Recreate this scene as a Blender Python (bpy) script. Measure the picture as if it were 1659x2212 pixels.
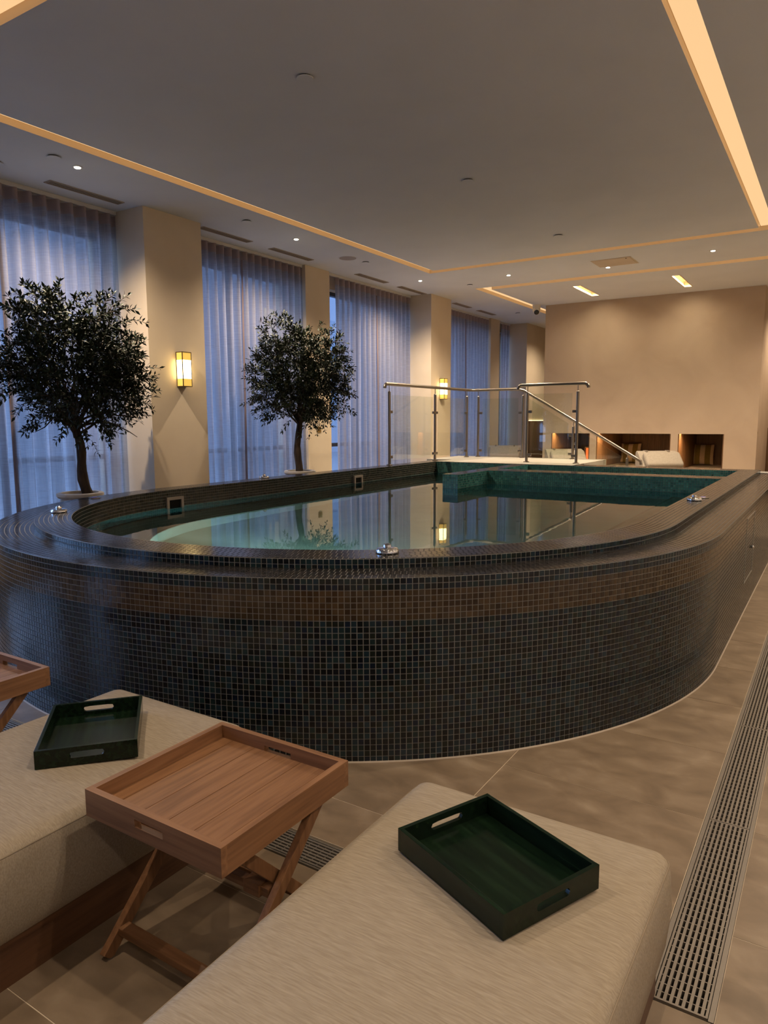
import bpy, bmesh, math, random
import numpy as np
from mathutils import Vector, Matrix

random.seed(7); rng = np.random.default_rng(7)
SC = bpy.context.scene
COL = SC.collection
for o in list(bpy.data.objects): bpy.data.objects.remove(o)

# ------------------------------------------------------------------ camera
cam_data = bpy.data.cameras.new('camera'); cam = bpy.data.objects.new('camera', cam_data); COL.objects.link(cam)
cam_data.sensor_fit = 'VERTICAL'; cam_data.sensor_height = 24.0
cam_data.lens = 1534.0 / 2212.0 * 24.0
cam_data.clip_start = 0.02; cam_data.clip_end = 300
cam.matrix_world = Matrix(((0.84343, -0.06502, 0.53329, 0.0), (0.53722, 0.11012, -0.83622, 0.0), (-0.00436, 0.99179, 0.12780, 1.5), (0, 0, 0, 1)))
SC.camera = cam

# ------------------------------------------------------------------ world, exposure
W = bpy.data.worlds.new('dusk_sky'); SC.world = W; W.use_nodes = True
bg = W.node_tree.nodes['Background']; bg.inputs[0].default_value = (0.23, 0.38, 0.71, 1); bg.inputs[1].default_value = 7.2
SC.view_settings.view_transform = 'Standard'; SC.view_settings.look = 'None'
SC.view_settings.gamma = 1.0; SC.view_settings.use_curve_mapping = False
SC.view_settings.exposure = 0.2
try:
    SC.cycles.caustics_refractive = False; SC.cycles.caustics_reflective = False
except Exception: pass

# light strengths
LED_E = 0.85; SPOT_W = 330.0; SCONCE_E = 9.0; WASH_W = 16.0; POOL_W = 42.0

# ------------------------------------------------------------------ constants of the place (metres)
ZC = 3.784                      # ceiling
XP = -6.42                      # room face of the wide piers
XC = -6.80                      # curtain plane
PX, PY = -3.13, 4.60            # centre of the round end of the pool
RO, RK, RI = 2.585, 2.33, 2.105 # outer wall, kerb outside, kerb inside
ZL, ZK, ZW = 0.83, 0.865, 0.70  # ledge, kerb top, water
YI = 9.72                       # far inside wall
YK, YO = 10.02, 10.28           # far kerb / far outer face

# ------------------------------------------------------------------ materials
MATS = {}
def new_mat(name):
    m = bpy.data.materials.new(name); m.use_nodes = True; MATS[name] = m
    return m, m.node_tree, m.node_tree.nodes['Principled BSDF']
def N(nt, t, **kw):
    n = nt.nodes.new(t)
    for k, v in kw.items(): setattr(n, k, v)
    return n
def plain(name, col, rough=0.5, metal=0.0, spec=0.5, **kw):
    m, nt, b = new_mat(name)
    b.inputs['Base Color'].default_value = (*col, 1); b.inputs['Roughness'].default_value = rough
    b.inputs['Metallic'].default_value = metal; b.inputs['Specular IOR Level'].default_value = spec
    for k, v in kw.items(): b.inputs[k].default_value = v
    return m
def ramp(nt, stops):
    r = N(nt, 'ShaderNodeValToRGB'); e = r.color_ramp.elements
    while len(e) < len(stops): e.new(0.5)
    for el, (p, c) in zip(e, stops): el.position = p; el.color = (*c, 1)
    return r
def noisy(name, stops, scale=(1, 1, 1), nscale=4.0, detail=6, rough=0.6, bump=0.0, bscale=None, spec=0.4, distort=0.0, rand=False, coat=0.0):
    """principled with a noise driven colour, in object space"""
    m, nt, b = new_mat(name)
    tc = N(nt, 'ShaderNodeTexCoord'); mp = N(nt, 'ShaderNodeMapping'); mp.inputs['Scale'].default_value = scale
    nt.links.new(tc.outputs['Object'], mp.inputs['Vector'])
    if rand:
        oi = N(nt, 'ShaderNodeObjectInfo'); mu = N(nt, 'ShaderNodeMath', operation='MULTIPLY'); mu.inputs[1].default_value = 37.0
        cx = N(nt, 'ShaderNodeCombineXYZ')
        nt.links.new(oi.outputs['Random'], mu.inputs[0])
        for i in range(3): nt.links.new(mu.outputs[0], cx.inputs[i])
        nt.links.new(cx.outputs[0], mp.inputs['Location'])
    nz = N(nt, 'ShaderNodeTexNoise'); nz.inputs['Scale'].default_value = nscale; nz.inputs['Detail'].default_value = detail
    nz.inputs['Distortion'].default_value = distort
    nt.links.new(mp.outputs[0], nz.inputs['Vector'])
    r = ramp(nt, stops); nt.links.new(nz.outputs['Fac'], r.inputs[0]); nt.links.new(r.outputs[0], b.inputs['Base Color'])
    b.inputs['Roughness'].default_value = rough; b.inputs['Specular IOR Level'].default_value = spec
    b.inputs['Coat Weight'].default_value = coat; b.inputs['Coat Roughness'].default_value = 0.05
    if bump:
        bm_ = N(nt, 'ShaderNodeBump'); bm_.inputs['Strength'].default_value = bump; bm_.inputs['Distance'].default_value = 0.002
        src = nz
        if bscale:
            src = N(nt, 'ShaderNodeTexNoise'); src.inputs['Scale'].default_value = bscale; src.inputs['Detail'].default_value = 3
            nt.links.new(mp.outputs[0], src.inputs['Vector'])
        nt.links.new(src.outputs['Fac'], bm_.inputs['Height']); nt.links.new(bm_.outputs[0], b.inputs['Normal'])
    return m
def emit(name, col, s):
    m, nt, b = new_mat(name)
    b.inputs['Base Color'].default_value = (0, 0, 0, 1)
    b.inputs['Emission Color'].default_value = (*col, 1); b.inputs['Emission Strength'].default_value = s
    return m

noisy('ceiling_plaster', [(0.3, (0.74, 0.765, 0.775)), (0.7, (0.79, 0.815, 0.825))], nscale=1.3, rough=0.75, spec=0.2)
noisy('plaster', [(0.3, (0.62, 0.51, 0.375)), (0.7, (0.68, 0.57, 0.425))], nscale=1.8, rough=0.8, spec=0.2)
noisy('plaster_pale', [(0.3, (0.76, 0.70, 0.62)), (0.7, (0.81, 0.75, 0.67))], nscale=1.8, rough=0.8, spec=0.2)
noisy('plaster_grey', [(0.3, (0.46, 0.345, 0.245)), (0.7, (0.52, 0.40, 0.29))], nscale=1.4, distort=0.6, rough=0.7, spec=0.25)
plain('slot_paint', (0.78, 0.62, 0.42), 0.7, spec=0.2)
noisy('travertine', [(0.25, (0.135, 0.096, 0.062)), (0.5, (0.20, 0.146, 0.097)), (0.62, (0.235, 0.175, 0.12)), (0.8, (0.31, 0.242, 0.172))], scale=(1, 1.45, 1), nscale=6.0, detail=14, rough=0.36, bump=0.1, spec=0.5, distort=0.45, rand=True)
plain('floor_grout', (0.60, 0.50, 0.38), 0.8)
plain('grout', (0.235, 0.225, 0.205), 0.75); plain('teal_grout', (0.10, 0.16, 0.15), 0.75)
def tile_mat(name, rough):
    m, nt, b = new_mat(name)
    at = N(nt, 'ShaderNodeAttribute', attribute_name='tilecol')
    nt.links.new(at.outputs['Color'], b.inputs['Base Color'])
    b.inputs['Roughness'].default_value = rough; b.inputs['Specular IOR Level'].default_value = 0.5
    return m
tile_mat('mosaic', 0.17)
noisy('pool_floor', [(0.35, (0.62, 0.57, 0.46)), (0.65, (0.70, 0.65, 0.53))], nscale=3, rough=0.5)
noisy('deck_stone', [(0.35, (0.30, 0.275, 0.225)), (0.65, (0.36, 0.33, 0.275))], nscale=3, rough=0.45)
plain('steel', (0.24, 0.205, 0.17), 0.3, 1.0); plain('skimmer_metal', (0.36, 0.31, 0.27), 0.45, 0.5)
plain('brass', (0.42, 0.30, 0.12), 0.35, 1.0)
plain('bronze_dark', (0.05, 0.030, 0.012), 0.4, 0.2)
plain('chrome', (0.70, 0.70, 0.72), 0.08, 1.0)
plain('grate_steel', (0.24, 0.21, 0.18), 0.45, 0.6)
plain('shade_black', (0.012, 0.011, 0.010), 0.9, spec=0.1)  # near-black for painted shade in drains, skimmers and sprinkler necks, and the lock
plain('white_plastic', (0.60, 0.57, 0.52), 0.45)
plain('black_plastic', (0.015, 0.015, 0.016), 0.25)
plain('vent_metal', (0.42, 0.35, 0.27), 0.5, 0.1); plain('vent_shade', (0.10, 0.08, 0.06), 0.8)  # second colour is painted shade for the vent slots
plain('window_frame', (0.05, 0.052, 0.058), 0.4, 0.4)
noisy('stone_pot', [(0.35, (0.44, 0.40, 0.35)), (0.65, (0.58, 0.53, 0.47))], nscale=9, rough=0.7, bump=0.2)
noisy('bark', [(0.35, (0.030, 0.019, 0.013)), (0.7, (0.075, 0.05, 0.035))], scale=(6, 6, 1.2), nscale=5, rough=0.9, bump=0.8)
plain('soil', (0.03, 0.022, 0.016), 0.95)
def teak(name, stretch, rough=0.48):
    return noisy(name, [(0.28, (0.150, 0.069, 0.031)), (0.5, (0.218, 0.104, 0.047)), (0.72, (0.280, 0.141, 0.068))], scale=stretch, nscale=3.0, detail=8, rough=rough, bump=0.12, spec=0.4, distort=0.35, rand=True)
teak('teak_x', (1.2, 22, 22)); teak('teak_y', (22, 1.2, 22)); teak('teak_z', (22, 22, 1.2))
noisy('dark_teak', [(0.3, (0.070, 0.030, 0.015)), (0.7, (0.125, 0.058, 0.028))], scale=(22, 1.2, 22), nscale=3, detail=8, rough=0.5, bump=0.1)
noisy('walnut', [(0.3, (0.105, 0.052, 0.022)), (0.7, (0.185, 0.098, 0.043))], scale=(14, 14, 0.8), nscale=3, detail=8, rough=0.45)
noisy('green_lacquer', [(0.3, (0.0022, 0.0055, 0.0035)), (0.62, (0.006, 0.016, 0.0075)), (0.8, (0.013, 0.028, 0.012))], scale=(2.0, 26, 26), nscale=2.5, detail=6, rough=0.16, spec=0.28, distort=0.4, coat=0.0)
def fabric(name, c0, c1, scale):
    return noisy(name, [(0.3, c0), (0.7, c1)], scale=scale, nscale=1.0, detail=4, rough=0.9, bump=0.35, spec=0.15, distort=0.2)
fabric('bed_linen', (0.265, 0.215, 0.158), (0.36, 0.302, 0.23), (22, 260, 150))
fabric('lounger_linen', (0.28, 0.24, 0.19), (0.33, 0.285, 0.23), (40, 40, 40))
plain('piping', (0.26, 0.21, 0.155), 0.9, spec=0.1)
fabric('cushion_cream', (0.52, 0.40, 0.24), (0.60, 0.47, 0.29), (60, 60, 60))
fabric('cushion_olive', (0.20, 0.145, 0.04), (0.26, 0.19, 0.06), (60, 60, 60))
emit('led_tape', (1.0, 0.62, 0.30), LED_E)
emit('spot_lens', (1.0, 0.90, 0.74), 14.0)
emit('wash_lens', (1.0, 0.92, 0.66), 3.0)
emit('sconce_core', (1.0, 0.74, 0.32), SCONCE_E)
plain('sconce_glass', (0.75, 0.50, 0.13), 0.35, **{'Emission Color': (1.0, 0.60, 0.10, 1), 'Emission Strength': 0.55})
emit('wainscot_led', (1.0, 0.78, 0.42), 3.0)
emit('alcove_led', (1.0, 0.66, 0.36), 75.0)
emit('added_pool_lens', (0.75, 0.95, 1.0), 3.0)
emit('heater_glow', (1.0, 0.16, 0.03), 1.2)
plain('button_purple', (0.16, 0.12, 0.42), 0.3)
plain('leaf_dark', (0.02, 0.03, 0.015), 0.4)
# leaves with a per face tint
def leaf_mat():
    m, nt, b = new_mat('olive_leaf')
    at = N(nt, 'ShaderNodeAttribute', attribute_name='tilecol')
    nt.links.new(at.outputs['Color'], b.inputs['Base Color'])
    b.inputs['Roughness'].default_value = 0.5; b.inputs['Specular IOR Level'].default_value = 0.25
leaf_mat()
# thin clear glass: see-through with a Fresnel reflection
def thin_glass(name, tint, boost=1.0):
    m, nt, b = new_mat(name); nt.nodes.remove(b)
    out = nt.nodes['Material Output']
    tr = N(nt, 'ShaderNodeBsdfTransparent'); tr.inputs[0].default_value = (*tint, 1)
    gl = N(nt, 'ShaderNodeBsdfGlossy'); gl.inputs['Roughness'].default_value = 0.0; gl.inputs[0].default_value = (boost, boost, boost, 1)
    fr = N(nt, 'ShaderNodeFresnel'); ge = N(nt, 'ShaderNodeNewGeometry'); mi = N(nt, 'ShaderNodeMapRange'); mi.inputs['To Min'].default_value = 1.45; mi.inputs['To Max'].default_value = 1 / 1.45
    nt.links.new(ge.outputs['Backfacing'], mi.inputs['Value']); nt.links.new(mi.outputs[0], fr.inputs[0])   # same reflectance on both faces
    mx = N(nt, 'ShaderNodeMixShader')
    nt.links.new(fr.outputs[0], mx.inputs[0]); nt.links.new(tr.outputs[0], mx.inputs[1]); nt.links.new(gl.outputs[0], mx.inputs[2])
    nt.links.new(mx.outputs[0], out.inputs[0])
thin_glass('rail_glass', (0.93, 0.95, 0.92)); thin_glass('window_glass', (0.92, 0.95, 0.97))
def water_mat():
    m, nt, b = new_mat('water'); nt.nodes.remove(b); out = nt.nodes['Material Output']
    tc = N(nt, 'ShaderNodeTexCoord'); nz = N(nt, 'ShaderNodeTexNoise'); nz.inputs['Scale'].default_value = 7.0; nz.inputs['Detail'].default_value = 3
    nt.links.new(tc.outputs['Object'], nz.inputs['Vector'])
    bm_ = N(nt, 'ShaderNodeBump'); bm_.inputs['Strength'].default_value = 0.06; bm_.inputs['Distance'].default_value = 0.004
    nt.links.new(nz.outputs['Fac'], bm_.inputs['Height'])
    g = N(nt, 'ShaderNodeBsdfRefraction'); g.inputs['Color'].default_value = (0.50, 0.93, 0.95, 1); g.inputs['Roughness'].default_value = 0.0; g.inputs['IOR'].default_value = 1.333
    gl = N(nt, 'ShaderNodeBsdfGlossy'); gl.inputs['Roughness'].default_value = 0.0; fr = N(nt, 'ShaderNodeFresnel'); fr.inputs[0].default_value = 1.333
    mx = N(nt, 'ShaderNodeMixShader'); nt.links.new(fr.outputs[0], mx.inputs[0]); nt.links.new(g.outputs[0], mx.inputs[1]); nt.links.new(gl.outputs[0], mx.inputs[2])
    for q in (g, gl, fr): nt.links.new(bm_.outputs[0], q.inputs['Normal'])
    nt.links.new(mx.outputs[0], out.inputs[0])
water_mat()
def sheer_mat(name, col, transp, transl):
    m, nt, b = new_mat(name); nt.nodes.remove(b); out = nt.nodes['Material Output']
    tc = N(nt, 'ShaderNodeTexCoord')
    def thr(scale, sc):
        mp = N(nt, 'ShaderNodeMapping'); mp.inputs['Scale'].default_value = scale
        nt.links.new(tc.outputs['Object'], mp.inputs['Vector'])
        nz = N(nt, 'ShaderNodeTexNoise'); nz.inputs['Scale'].default_value = sc; nz.inputs['Detail'].default_value = 3
        nt.links.new(mp.outputs[0], nz.inputs['Vector']); return nz
    a = thr((60, 60, 1.6), 1.6); c = thr((6, 6, 110), 1.0)
    ad = N(nt, 'ShaderNodeMath', operation='ADD'); nt.links.new(a.outputs['Fac'], ad.inputs[0]); nt.links.new(c.outputs['Fac'], ad.inputs[1])
    mr = N(nt, 'ShaderNodeMapRange'); mr.inputs['From Min'].default_value = 0.7; mr.inputs['From Max'].default_value = 1.3
    mr.inputs['To Min'].default_value = transp * 0.35; mr.inputs['To Max'].default_value = transp * 1.7
    nt.links.new(ad.outputs[0], mr.inputs['Value'])
    df = N(nt, 'ShaderNodeBsdfDiffuse'); df.inputs[0].default_value = (*col, 1)
    tl = N(nt, 'ShaderNodeBsdfTranslucent'); tl.inputs[0].default_value = (*col, 1)
    tr = N(nt, 'ShaderNodeBsdfTransparent')
    m1 = N(nt, 'ShaderNodeMixShader'); m1.inputs[0].default_value = transl
    nt.links.new(df.outputs[0], m1.inputs[1]); nt.links.new(tl.outputs[0], m1.inputs[2])
    m2 = N(nt, 'ShaderNodeMixShader'); nt.links.new(mr.outputs[0], m2.inputs[0])
    nt.links.new(m1.outputs[0], m2.inputs[1]); nt.links.new(tr.outputs[0], m2.inputs[2]); nt.links.new(m2.outputs[0], out.inputs[0])
sheer_mat('sheer', (0.43, 0.405, 0.42), 0.19, 0.62)
sheer_mat('sheer_hem', (0.30, 0.22, 0.20), 0.02, 0.25)
sheer_mat('sheer_header', (0.40, 0.31, 0.28), 0.02, 0.30)

# ------------------------------------------------------------------ mesh helpers
class MB:
    def __init__(s): s.v = []; s.f = []; s.mi = []; s.cur = 0
    def add(s, vs, fs):
        b = len(s.v); s.v += [tuple(p) for p in vs]
        for f in fs: s.f.append(tuple(i + b for i in f)); s.mi.append(s.cur)
        return s
    def box(s, x0, x1, y0, y1, z0, z1):
        return s.add([(x0, y0, z0), (x1, y0, z0), (x1, y1, z0), (x0, y1, z0), (x0, y0, z1), (x1, y0, z1), (x1, y1, z1), (x0, y1, z1)],
                     [(0, 3, 2, 1), (4, 5, 6, 7), (0, 1, 5, 4), (1, 2, 6, 5), (2, 3, 7, 6), (3, 0, 4, 7)])
    def quad(s, *p): return s.add(p, [(0, 1, 2, 3)])
    def tube(s, pts, r, n=12, cap=True):
        pts = [Vector(p) for p in pts]; rings = []; up = Vector((0, 0, 1)); prev = None
        for i, p in enumerate(pts):
            d = (pts[min(i + 1, len(pts) - 1)] - pts[max(i - 1, 0)]).normalized()
            if prev is None:
                a = d.cross(up)
                if a.length < 1e-3: a = Vector((1, 0, 0))
            else: a = prev - d * prev.dot(d)
            a.normalize(); prev = a; c = d.cross(a)
            rr = r[i] if isinstance(r, (list, tuple)) else r
            rings.append([p + (a * math.cos(t) + c * math.sin(t)) * rr for t in [2 * math.pi * k / n for k in range(n)]])
        vs = [q for ring in rings for q in ring]; fs = []
        for i in range(len(rings) - 1):
            for k in range(n): fs.append((i * n + k, i * n + (k + 1) % n, (i + 1) * n + (k + 1) % n, (i + 1) * n + k))
        if cap: fs.append(tuple(range(n - 1, -1, -1))); fs.append(tuple((len(rings) - 1) * n + k for k in range(n)))
        return s.add(vs, fs)
    def lathe(s, prof, c=(0, 0, 0), n=32):
        """profile of (radius, z) from bottom to top"""
        vs = []; fs = []
        for (r, z) in prof:
            for k in range(n):
                a = 2 * math.pi * k / n; vs.append((c[0] + r * math.cos(a), c[1] + r * math.sin(a), c[2] + z))
        for i in range(len(prof) - 1):
            for k in range(n): fs.append((i * n + k, i * n + (k + 1) % n, (i + 1) * n + (k + 1) % n, (i + 1) * n + k))
        fs.append(tuple(range(n - 1, -1, -1))); fs.append(tuple((len(prof) - 1) * n + k for k in range(n)))
        return s.add(vs, fs)
    def prism(s, poly, axis, a, b):
        """extrude a polygon of (u, w) along axis: 'x' (u=y,w=z), 'y' (u=x,w=z), 'z' (u=x,w=y)"""
        def P(u, w, t): return {'x': (t, u, w), 'y': (u, t, w), 'z': (u, w, t)}[axis]
        n = len(poly); vs = [P(u, w, a) for u, w in poly] + [P(u, w, b) for u, w in poly]
        fs = [tuple(range(n))[::-1], tuple(range(n, 2 * n))] + [(i, (i + 1) % n, n + (i + 1) % n, n + i) for i in range(n)]
        return s.add(vs, fs)
    def xform(s, M):
        s.v = [tuple(M @ Vector(p)) for p in s.v]; return s
ORG = {}
def build(name, mb, mat, parent=None, smooth=False, local=False, fixn=False, bevel=0.0):
    me = bpy.data.meshes.new(name)
    vs = mb.v
    if parent is not None and not local:
        ox, oy, oz = ORG.get(parent.name, (0, 0, 0)); vs = [(x - ox, y - oy, z - oz) for x, y, z in vs]
    me.from_pydata(vs, [], mb.f)
    for m_ in (mat if isinstance(mat, (list, tuple)) else [mat]): me.materials.append(MATS[m_])
    if isinstance(mat, (list, tuple)): me.polygons.foreach_set('material_index', mb.mi)
    if fixn or bevel:
        bm = bmesh.new(); bm.from_mesh(me)
        if bevel:
            bmesh.ops.remove_doubles(bm, verts=bm.verts, dist=1e-5)
            bmesh.ops.bevel(bm, geom=bm.edges[:], offset=bevel, segments=2, affect='EDGES', profile=0.7)
        bmesh.ops.recalc_face_normals(bm, faces=bm.faces); bm.to_mesh(me); bm.free()
    if smooth:
        me.polygons.foreach_set('use_smooth', [True] * len(me.polygons)); me.set_sharp_from_angle(angle=0.7)
    me.update()
    o = bpy.data.objects.new(name, me); COL.objects.link(o)
    if parent is not None:
        o.parent = parent
        if not local: ORG[o.name] = ORG.get(parent.name, (0, 0, 0))
    return o
def tag(o, label=None, cat=None, group=None, kind=None):
    if label: o['label'] = label
    if cat: o['category'] = cat
    if group: o['group'] = group
    if kind: o['kind'] = kind
    return o
def thing(name, loc, label, cat, group=None, rz=0.0):
    o = bpy.data.objects.new(name, None); COL.objects.link(o); o.location = loc; o.rotation_euler = (0, 0, rz)
    o.empty_display_size = 0.1; ORG[o.name] = tuple(loc)
    return tag(o, label, cat, group)
def struct(name, mb, mat, parent=None, **kw):
    o = build(name, mb, mat, parent, **kw)
    if parent is None: o['kind'] = 'structure'
    return o
def lamp(name, kind, loc, parent, energy, col, **kw):
    ld = bpy.data.lights.new(name, kind); ld.energy = energy; ld.color = col
    for k, v in kw.items(): setattr(ld, k, v)
    o = bpy.data.objects.new(name, ld); COL.objects.link(o)
    if parent is not None:
        ox, oy, oz = ORG[parent.name]; o.parent = parent; loc = (loc[0] - ox, loc[1] - oy, loc[2] - oz)
    o.location = loc; return o
def copy_tree(o, parent=None):
    c = o.copy(); COL.objects.link(c); c.parent = parent
    for ch in list(o.children): copy_tree(ch, c)
    return c

# ================================================================== THE SETTING
# ---- floor: bed, stone tiles, each its own piece
GX, GY, TX0, TY0 = 1.24, 0.62, -1.145, 0.906
X0R, X1R, Y0R, Y1R = -7.3, 2.4, -4.0, 18.8
DR = (-0.335, -0.168, 1.785, 14.0)         # long drain channel
DC = (-4.7, -0.43, 1.742, 1.895)           # cross drain channel
HOLE = (-5.0, -1.2, 2.95, 9.6)             # under the pool
def subtract(rects, h):
    out = []
    for (a, b, c, d) in rects:
        hx0, hx1, hy0, hy1 = max(a, h[0]), min(b, h[1]), max(c, h[2]), min(d, h[3])
        if hx0 >= hx1 or hy0 >= hy1: out.append((a, b, c, d)); continue
        if a < hx0: out.append((a, hx0, c, d))
        if hx1 < b: out.append((hx1, b, c, d))
        if c < hy0: out.append((hx0, hx1, c, hy0))
        if hy1 < d: out.append((hx0, hx1, hy1, d))
    return [r for r in out if r[1] - r[0] > 0.02 and r[3] - r[2] > 0.02]
fl = MB()
for (a, b, c, d) in subtract(subtract(subtract([(X0R, X1R, Y0R, Y1R)], HOLE), DR), DC): fl.box(a, b, c, d, -0.08, -0.0012)
for (a, b, c, d) in (DR, DC): fl.box(a, b, c, d, -0.12, -0.075)
floor = struct('floor', fl, 'floor_grout')
for (a, b, c, d) in (DR, DC): build('channel_shade', MB().box(a, b, c, d, -.0749, -.0745), 'shade_black', floor)  # near-black sheet puts the shade under the gratings into colour
def inside_pool(x, y, m=0.12):
    if y > YO - m: return False
    if y >= PY: return abs(x - PX) < RO - m
    return math.hypot(x - PX, y - PY) < RO - m
for i in range(-6, 4):
    for j in range(-8, 31):
        x0, y0 = TX0 + i * GX, TY0 + j * GY
        a, b, c, d = max(x0, X0R), min(x0 + GX, X1R), max(y0, Y0R), min(y0 + GY, Y1R)
        if b - a < 0.05 or d - c < 0.05: continue
        if all(inside_pool(x, y) for x in (a, b) for y in (c, d)): continue
        if y0 > 15 or (x0 < -5.6 and y0 < 1.0): pass
        for (p, q, r, s_) in subtract(subtract([(a, b, c, d)], DR), DC):
            g = 0.0016
            mb = MB().box(-(q - p) / 2 + g, (q - p) / 2 - g, -(s_ - r) / 2 + g, (s_ - r) / 2 - g, -0.012, 0.0)
            o = build('floor_tile', mb, 'travertine', floor, local=True); o.location = ((p + q) / 2, (r + s_) / 2, 0.0)

# ---- ceiling with its lighting slots
SLOTS = [(-5.583, -5.436, 2.41, 10.125), (-0.979, -0.816, 2.41, 10.125), (-5.583, -0.816, 2.41, 2.563), (-5.583, -0.816, 9.962, 10.125),
         (-5.55, 1.6, 11.70, 11.93), (-5.55, -5.335, 11.70, 16.6)]
WASH = [(-4.06, -3.905, 12.46, 13.60), (-2.445, -2.305, 12.46, 13.60)]
def ceil_depth(x, y):
    for r in SLOTS:
        if r[0] < x < r[1] and r[2] < y < r[3]: return 0.062, 1
    for r in WASH:
        if r[0] < x < r[1] and r[2] < y < r[3]: return 0.09, 1
    return 0.0, 0
xb = sorted({X0R, X1R} | {v for r in SLOTS + WASH for v in r[:2]}); yb = sorted({Y0R, Y1R} | {v for r in SLOTS + WASH for v in r[2:]})
ce = MB(); D = [[ceil_depth((xb[i] + xb[i + 1]) / 2, (yb[j] + yb[j + 1]) / 2) for j in range(len(yb) - 1)] for i in range(len(xb) - 1)]
for i in range(len(xb) - 1):
    for j in range(len(yb) - 1):
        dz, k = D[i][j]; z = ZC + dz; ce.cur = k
        ce.quad((xb[i], yb[j], z), (xb[i], yb[j + 1], z), (xb[i + 1], yb[j + 1], z), (xb[i + 1], yb[j], z))
        ce.cur = 1
        if i + 1 < len(xb) - 1 and D[i + 1][j][0] != dz:
            z2 = ZC + D[i + 1][j][0]; x = xb[i + 1]; ce.quad((x, yb[j], z), (x, yb[j + 1], z), (x, yb[j + 1], z2), (x, yb[j], z2))
        if j + 1 < len(yb) - 1 and D[i][j + 1][0] != dz:
            z2 = ZC + D[i][j + 1][0]; y = yb[j + 1]; ce.quad((xb[i], y, z), (xb[i], y, z2), (xb[i + 1], y, z2), (xb[i + 1], y, z))
ce.cur = 0; ce.box(X0R - 0.2, X1R + 0.2, Y0R - 0.2, Y1R + 0.2, ZC + 0.11, ZC + 0.25)
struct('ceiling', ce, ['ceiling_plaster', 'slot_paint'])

# ---- left wall: wide piers, narrow pilasters, lintels and low sills around the window bays
PIERS = [(-4.0, -3.55, XC), (-1.10, -0.30, XP), (2.15, 2.75, XC), (5.305, 6.125, XP), (8.53, 9.12, XC), (11.70, 12.49, XP), (15.20, 15.70, XC), (16.44, 18.8, XP)]
BAYS = [(-3.55, -1.10), (-0.30, 2.15), (2.75, 5.305), (6.125, 8.53), (9.12, 11.70), (12.49, 15.20), (15.70, 16.44)]  # first two bays unseen, put in uncurtained for more blue daylight
wl = MB()
for (a, b, x) in PIERS: wl.box(-7.4, x, a, b, 0, ZC)
for (a, b) in BAYS: wl.box(-7.4, -7.0, a, b, 0, 0.25); wl.box(-7.4, -7.0, a, b, 3.58, ZC)
struct('wall_left', wl, 'plaster')
wr = MB().box(X1R - 0.2, X1R + 0.1, Y0R, Y1R, 0, ZC); struct('wall_right', wr, 'plaster_pale')
struct('wall_rear', MB().box(X0R, X1R, Y0R - 0.2, Y0R, 0, ZC), 'plaster_pale')
struct('wall_far', MB().box(X0R, X1R, Y1R - 0.2, Y1R + 0.1, 0, ZC), 'plaster')
# ---- free standing back wall with three wood lined alcoves
YB = 14.18; YN = 16.15; ZT = 1.228; ZS = 0.52
NICHE = [(-4.97, -4.18), (-4.05, -2.66), (-2.53, -1.75)]
bw = MB(); xs = [-5.15] + [v for n_ in NICHE for v in n_] + [-1.22]
bw.box(-5.15, -1.22, YB, YB + .05, ZT, ZT + .045); bw.box(-5.15, -1.22, YB + .18, YN + .15, ZT, ZT + .045); bw.box(-5.15, -1.22, YB, YN + 0.15, ZT + .045, ZC)
for k in range(0, len(xs), 2): bw.box(xs[k], xs[k + 1], YB, YN + 0.15, 0, ZT)
for (a, b) in NICHE: bw.box(a, b, YN + 0.02, YN + 0.15, 0, ZT)
struct('wall_back', bw, 'plaster_grey')
t_no = 1
for (a, b) in NICHE:
    ln = MB(); th = 0.018; n_b = 5
    o = struct('trim_%d' % t_no, MB().box(a, b, YN - 0.0, YN + 0.019, ZS, ZT - 0.001), 'walnut'); t_no += 1
    for k in range(n_b):          # boards of the side linings and of the back
        y0 = YB + 0.01 + (YN - YB - 0.02) * k / n_b; y1 = YB + 0.01 + (YN - YB - 0.02) * (k + 1) / n_b - 0.004
        for xx in ((a + 0.001, a + th), (b - th, b - 0.001)):
            build('wall_panel', MB().box(xx[0], xx[1], y0, y1, ZS, ZT - 0.002), 'walnut', o)
    nb = max(3, round((b - a) / 0.28))
    for k in range(nb):
        x0 = a + th + (b - a - 2 * th) * k / nb; x1 = a + th + (b - a - 2 * th) * (k + 1) / nb - 0.004
        build('wall_panel', MB().box(x0, x1, YN - 0.018, YN - 0.001, ZS, 0.845), 'walnut', o)
        build('wall_panel', MB().box(x0, x1, YN - 0.018, YN - 0.001, 0.852, ZT - 0.002), 'walnut', o)
# wall past the back wall's right end, with low wood panelling
wb = MB().box(-1.9, X1R - 0.2, 16.45, 16.6, 0, ZC); struct('wall_corridor', wb, 'plaster')
o = struct('trim_%d' % t_no, MB().box(-1.24, 1.2, 16.40, 16.449, 0, 1.32), 'walnut'); t_no += 1
for k in range(6): build('wall_panel', MB().box(-1.235 + k * 0.4, -0.84 + k * 0.4, 16.375, 16.40, 0.02, 1.31), 'walnut', o)
# panelled end of the left wall with a lit top edge
o = struct('trim_%d' % t_no, MB().box(XP + 0.002, XP + 0.03, 16.62, 18.5, 0, 1.475), 'walnut'); t_no += 1
for k in range(5): build('wall_panel', MB().box(XP + 0.031, XP + 0.045, 16.63 + k * 0.36, 16.985 + k * 0.36, 0.02, 1.47), 'walnut', o)
tag(build('wall_light_strip', MB().box(XP + 0.004, XP + 0.03, 16.63, 18.5, 1.476, 1.492), 'wainscot_led'), 'glowing light strip along the top of the far wood wainscot', 'light strip')

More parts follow.
